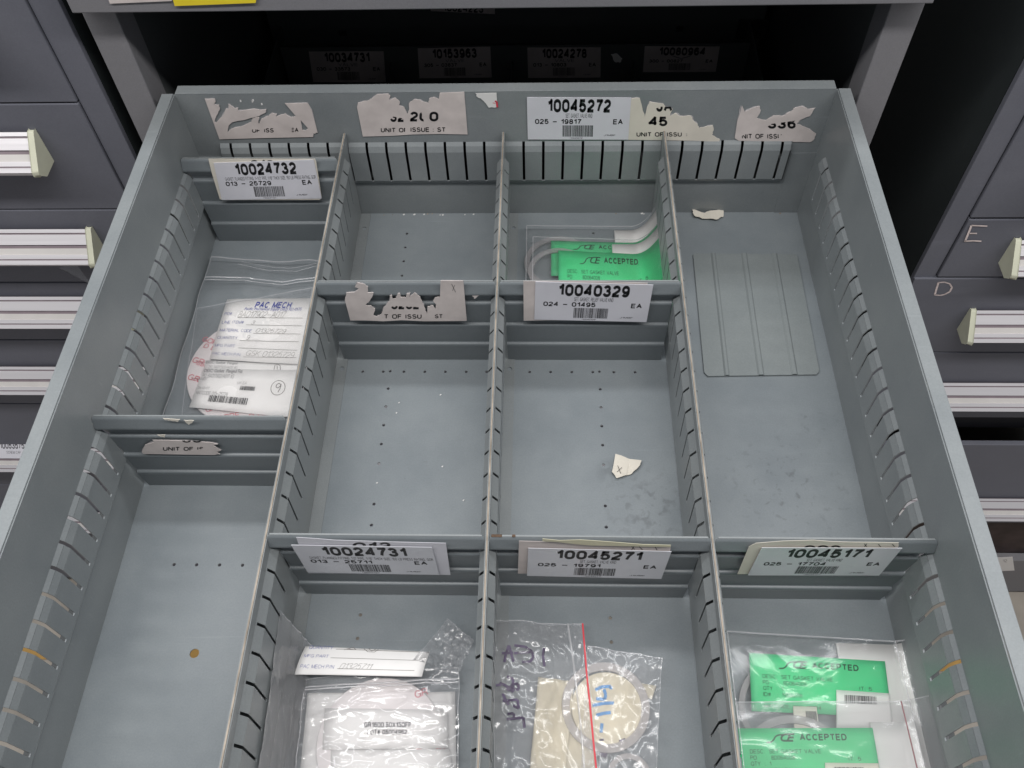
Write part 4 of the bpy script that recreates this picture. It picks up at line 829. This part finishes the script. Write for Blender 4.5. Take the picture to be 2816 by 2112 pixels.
# ================================================================= CABINETS
def handle(parent, x0, x1, zt, yf=0.0, cap=None, card_=None, hh=1.45, dep=1.5):
    """sloping aluminium pull: top at the face, lower lip standing proud"""
    h = bpy.data.objects.new('handle', None); col.objects.link(h); h.parent = parent; h['org'] = [0, 0, 0]
    def P(t, o=0.0):      # t 0..1 down the sloping face, o out of it
        return (yf - .12 - (dep - .12) * t - o * .7, zt - hh * t + o * .7)
    bars = [(0, .10, .10, 0), (.10, .15, .02, 1), (.15, .44, .06, 0), (.44, .54, -.06, 1), (.54, .72, -.01, 2), (.72, .84, .07, 0), (.84, .88, .02, 1), (.88, 1.0, .12, 0)]
    V, F, M_, prof, kind = [], [], [], [], []
    for a, b, o, m_ in bars: prof += [P(a, o), P(b, o)]; kind += [m_, 0]
    pts = prof + [(yf - 1.2, zt - 1.88), (yf - .1, zt - 1.88), (yf - .1, zt)]
    kind += [1, 1, 1]; n_ = len(pts)
    for x in (x0, x1):
        for (y, z) in pts: V.append((x, y, z))
    for i in range(n_):
        j = (i + 1) % n_; F.append((i, i + n_, j + n_, j)); M_.append(kind[i])
    F += [tuple(range(n_))[::-1], tuple(range(n_, 2 * n_))]; M_ += [0, 0]
    mk('grip', V, F, ['aluminium', 'aluminium_groove', 'holder_strip'], h, fm=M_)
    if cap:
        s = 1 if cap == 'right' else -1; xc = x1 if s > 0 else x0
        tri = [(yf - .02, zt + .10), P(0, .16), P(1.0, .16), P(1.08, .0), (yf - 1.2, zt - 1.95), (yf - .02, zt - 1.93)]
        V = [(xc, y, z) for y, z in tri] + [(xc + s * .33, y * .94 + yf * .06, z) for y, z in tri]; k = len(tri)
        F = [tuple(range(k)), tuple(range(k, 2 * k))[::-1]] + [(i, (i + 1) % k, (i + 1) % k + k, i + k) for i in range(k)]
        mk('end_cap', V, F, 'cap_plastic', h, bev=.05)
    if card_:
        u0, u1 = card_
        a = P(-.32, .16); b = P(.42, .16)
        S = Sheet([(u0, a[0], a[1]), (u1, a[0], a[1]), (u1, b[0], b[1]), (u0, b[0], b[1])], 'q')
        cc = sheet_obj('label_card', S, 'white_paper', h, 0, thick=.02)
        k = print_obj('lettering', S, 'grey_ink', h, [('t', '10053575', (.32, .08, .66, .46), .03), ('t', 'SCREW CAP', (.40, .58, .60, .74))], .012)
    return h
def cabinet_front(cab, xa, xb, rows, yf=0.0, mat='cabinet_enamel'):
    for (z1, z0) in rows: mkbox('drawer_front', (xa, xb, yf - .12, yf + .3, z0 + .05, z1 - .05), mat, cab, .05)
# main cabinet
mc = thing('main_cabinet', 'dark grey steel tool cabinet whose open drawer stands in the foreground', 'cabinet', (W / 2, 14, FZ))
XL, XR = -2.62, 34.35
ZT = 23
for xa, xb in ((XL, -1.12), (32.92, XR)):
    mkbox('post', (xa, xb, .0, 1.6, FZ + 1, ZT), 'post_enamel', mc, .05)
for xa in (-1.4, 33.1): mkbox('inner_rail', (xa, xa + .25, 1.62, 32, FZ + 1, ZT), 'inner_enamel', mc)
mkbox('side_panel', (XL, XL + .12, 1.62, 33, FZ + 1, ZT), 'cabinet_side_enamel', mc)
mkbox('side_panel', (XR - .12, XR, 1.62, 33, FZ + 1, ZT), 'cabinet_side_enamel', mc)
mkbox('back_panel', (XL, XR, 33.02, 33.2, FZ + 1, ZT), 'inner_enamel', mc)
mkbox('top_panel', (XL, XR, .0, 33.2, ZT + .02, ZT + .4), 'cabinet_enamel', mc, .05)
up = mkbox('drawer_front', (XL + .1, XR - .1, -.9, -.1, 12.85, ZT - .3), 'post_enamel', mc, .06)
mkbox('drawer_underside', (-.9, 32.7, .1, 31, 13.3, 13.5), 'inner_enamel', mc)
S = Sheet([c1(q) for q in ((680, -60), (1120, -60), (1112, 5), (712, 22))], 'y', -.95); L = sheet_obj('paper_label', S, 'pink_paper', mc, 0.02, thick=.02); L['label'] = 'off-white label on the upper drawer front'
S = Sheet([c1(q) for q in ((1105, -60), (1670, -60), (1655, 15), (1132, 35))], 'y', -.95); L = sheet_obj('paper_label', S, 'yellow_paper', mc, 0.05, thick=.02); L['label'] = 'bright yellow label on the upper drawer front'
rows = [(-1.2, -8.2), (-8.4, -15.4), (-15.6, -24), (-24.2, -38), (-38.2, -53)]
for z1, z0 in rows: mkbox('drawer_front', (-1.0, 32.8, -.9, -.1, z0, z1), 'cabinet_enamel', mc, .05)
for z1, z0 in rows: handle(mc, 1, 31, z1 - 1.2, -.9, 'right')
# closed drawer deeper inside the opening
ld = thing('lower_drawer', 'closed drawer inside the dark cabinet opening with four white labels on its cross wall', 'drawer', (W / 2, 16, -8))
lw = -8
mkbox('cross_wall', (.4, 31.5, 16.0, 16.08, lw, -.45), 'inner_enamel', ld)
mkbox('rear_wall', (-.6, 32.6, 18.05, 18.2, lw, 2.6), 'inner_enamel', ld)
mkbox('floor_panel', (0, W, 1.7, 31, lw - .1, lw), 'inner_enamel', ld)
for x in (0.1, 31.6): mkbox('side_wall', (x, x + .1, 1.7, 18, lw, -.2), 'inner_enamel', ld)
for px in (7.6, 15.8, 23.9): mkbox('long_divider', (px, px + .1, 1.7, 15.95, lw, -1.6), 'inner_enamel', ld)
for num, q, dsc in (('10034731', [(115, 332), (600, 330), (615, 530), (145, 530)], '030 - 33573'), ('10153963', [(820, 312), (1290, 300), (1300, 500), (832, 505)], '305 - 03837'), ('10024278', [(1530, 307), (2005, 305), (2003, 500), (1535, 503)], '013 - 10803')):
    S = Sheet([c2(p_) for p_ in q], 'y', 15.97); std_label('label_card', S, num, 'VALVE', dsc, ld, 'shaded_paper', label='white label reading %s in the dark opening' % num)
S = Sheet([c3(p_) for p_ in ((315, 230), (690, 232), (670, 358), (305, 360))], 'y', 15.97); std_label('label_card', S, '10080964', 'V', '300 - 00827', ld, 'shaded_paper', label='white label reading 10080964 in the dark opening')
S = Sheet([c2(p_) for p_ in ((905, 12), (1320, 20), (1320, 90), (905, 70))], 'y', 17.98); L = sheet_obj('label_card', S, 'shaded_paper', ld, 0.02, thick=.02); L['label'] = 'upper label reading 10024223 in the dark opening'
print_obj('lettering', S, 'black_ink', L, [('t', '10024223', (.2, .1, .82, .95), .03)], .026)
torn('tape_scrap', [(2070, 350), (2110, 345), (2145, 380), (2130, 405), (2095, 400)], c2, 15.97, ld, 'tag_white', None)
for px_ in ((335, 215),): 
    p_ = on(1, 18.0, *c2(px_)); mkbox('hole_block', (p_.x - .25, p_.x + .25, 17.95, 18.04, p_.z - .2, p_.z + .2), 'slot_rim', ld, .05)  # near-black block added to stand for a dark hole in the rear wall
p_ = on(1, 18.0, *c3((490, 145))); mkbox('hole_block', (p_.x - .25, p_.x + .25, 17.95, 18.04, p_.z - .2, p_.z + .2), 'slot_rim', ld, .05)  # second near-black block in place of a hole
p_ = on(1, 18.0, *c3((850, 145))); mkbox('latch_plate', (p_.x - 1.0, p_.x + 1.0, 17.9, 18.04, p_.z - .7, p_.z + .7), 'slot_rim', ld, .05)
# left neighbour
lc = thing('left_cabinet', 'grey steel drawer cabinet on the left with long aluminium drawer handles', 'cabinet', (-21, 14, FZ))
LX0, LX1 = -39, -3.42
mkbox('side_panel', (LX1 - .1, LX1, .4, 33, FZ + 1, ZT), 'cabinet_side_enamel', lc)
mkbox('side_panel', (LX0, LX0 + .1, .4, 33, FZ + 1, ZT), 'cabinet_side_enamel', lc)
mkbox('post', (LX1 - 1.35, LX1, .0, .35, FZ + 1, ZT), 'cabinet_enamel', lc, .04)
mkbox('post', (LX0, LX0 + 1.35, .0, .35, FZ + 1, ZT), 'cabinet_enamel', lc, .04)
mkbox('top_panel', (LX0, LX1, .0, 33, ZT + .02, ZT + .4), 'cabinet_enamel', lc, .05)
mkbox('back_panel', (LX0, LX1, 33.02, 33.2, FZ + 1, ZT), 'cabinet_side_enamel', lc)
cabinet_front(lc, LX0 + 1.4, LX1 - 1.4, [(ZT - .5, 14.5), (14.5, 7.6), (7.6, .5), (.5, -5.6), (-5.6, -11.4), (-11.4, -19.2), (-19.2, -32), (-32, -53)])
for i, zt in enumerate((12.9, 5.95, -.9, -6.8, -14.3, -25.5, -37)): handle(lc, LX0 + 4.2, -8.0, zt, -.12, 'right', card_=(-27.4, -21.6) if i == 5 else None)
q = on(1, -.25, 200, 740); v, f = [(q.x - .5, -.6, q.z + .5), (q.x + .5, -.35, q.z + .7), (q.x + .9, -.7, q.z - .9), (q.x - .3, -.3, q.z - .2)], [(0, 1, 2, 3)]
mk('plastic_tab', v, f, 'clear_bag', lc, solid=.02)
# right neighbour
rc = thing('right_cabinet', 'grey steel drawer cabinet on the right with chalk letters E and D on its fronts', 'cabinet', (58, 14, FZ))
RX0, RX1 = 39.95, 76
mkbox('side_panel', (RX0, RX0 + .1, .4, 33, FZ + 1, ZT), 'cabinet_side_enamel', rc)
mkbox('side_panel', (RX1 - .1, RX1, .4, 33, FZ + 1, ZT), 'cabinet_side_enamel', rc)
mkbox('post', (RX0, RX0 + 1.22, .0, .35, FZ + 8, ZT), 'cabinet_enamel', rc, .04)
mkbox('post', (RX1 - 1.3, RX1, .0, .35, FZ + 8, ZT), 'cabinet_enamel', rc, .04)
mkbox('top_panel', (RX0, RX1, .0, 33, ZT + .02, ZT + .4), 'cabinet_enamel', rc, .05)
mkbox('back_panel', (RX0, RX1, 33.02, 33.2, FZ + 1, ZT), 'cabinet_side_enamel', rc)
cabinet_front(rc, RX0 + 1.3, RX1 - 1.35, [(ZT - .5, 15), (15, 7.5), (7.5, -.42), (-.48, -5.25)])
cabinet_front(rc, RX0 + .02, RX1 - .02, [(-5.28, -12.6), (-12.6, -20.6), (-24.4, -38)], yf=-.03)
mkbox('recess', (RX0 + .1, RX1 - .1, 1.4, 1.5, -24.4, -20.6), 'slot_rim', rc)
mkbox('base_recess', (RX0 + .1, RX1 - .1, .6, .8, -46, -38), 'plinth_dark', rc)
mkbox('plinth', (RX0, RX1, -.2, .6, FZ + .7, -46.05), 'post_enamel', rc, .05)
for zt in (12.3, 4.2, -2.0, -8.15, -15.98, -33.1): handle(rc, 44.6, RX1 - 4.2, zt, -.12, 'left')
S = Sheet([b4(p_) for p_ in ((1890, 295), (1990, 290), (2002, 378), (1900, 382))], 'y', -.22); L = sheet_obj('paper_label', S, 'tag_white', rc, .02, thick=.02); L['label'] = 'small white tag low on the plinth'
print_obj('lettering', S, 'grey_ink', L, [('t', '12', (.35, .15, .6, .35))], .03)
zE = T(3.95, 2560, 560)
def chalk(letter, quad, strokes):
    S = Sheet([zE(p_) for p_ in quad], 'y', -.16); o = print_obj('chalk_letter', S, 'chalk', rc, [('line', pxpts(S, zE, st), .11) for st in strokes], .01); o['label'] = 'chalk letter ' + letter
chalk('E', ((360, 230), (620, 230), (620, 420), (360, 420)), [[(612, 243), (440, 236), (408, 320), (370, 408)], [(412, 322), (500, 322)], [(362, 408), (455, 402), (548, 407)]])
chalk('D', ((35, 845), (235, 845), (235, 1000), (35, 1000)), [[(82, 856), (62, 920), (42, 990)], [(82, 856), (150, 852), (205, 870), (228, 910), (205, 955), (150, 985), (100, 995), (38, 990)]])
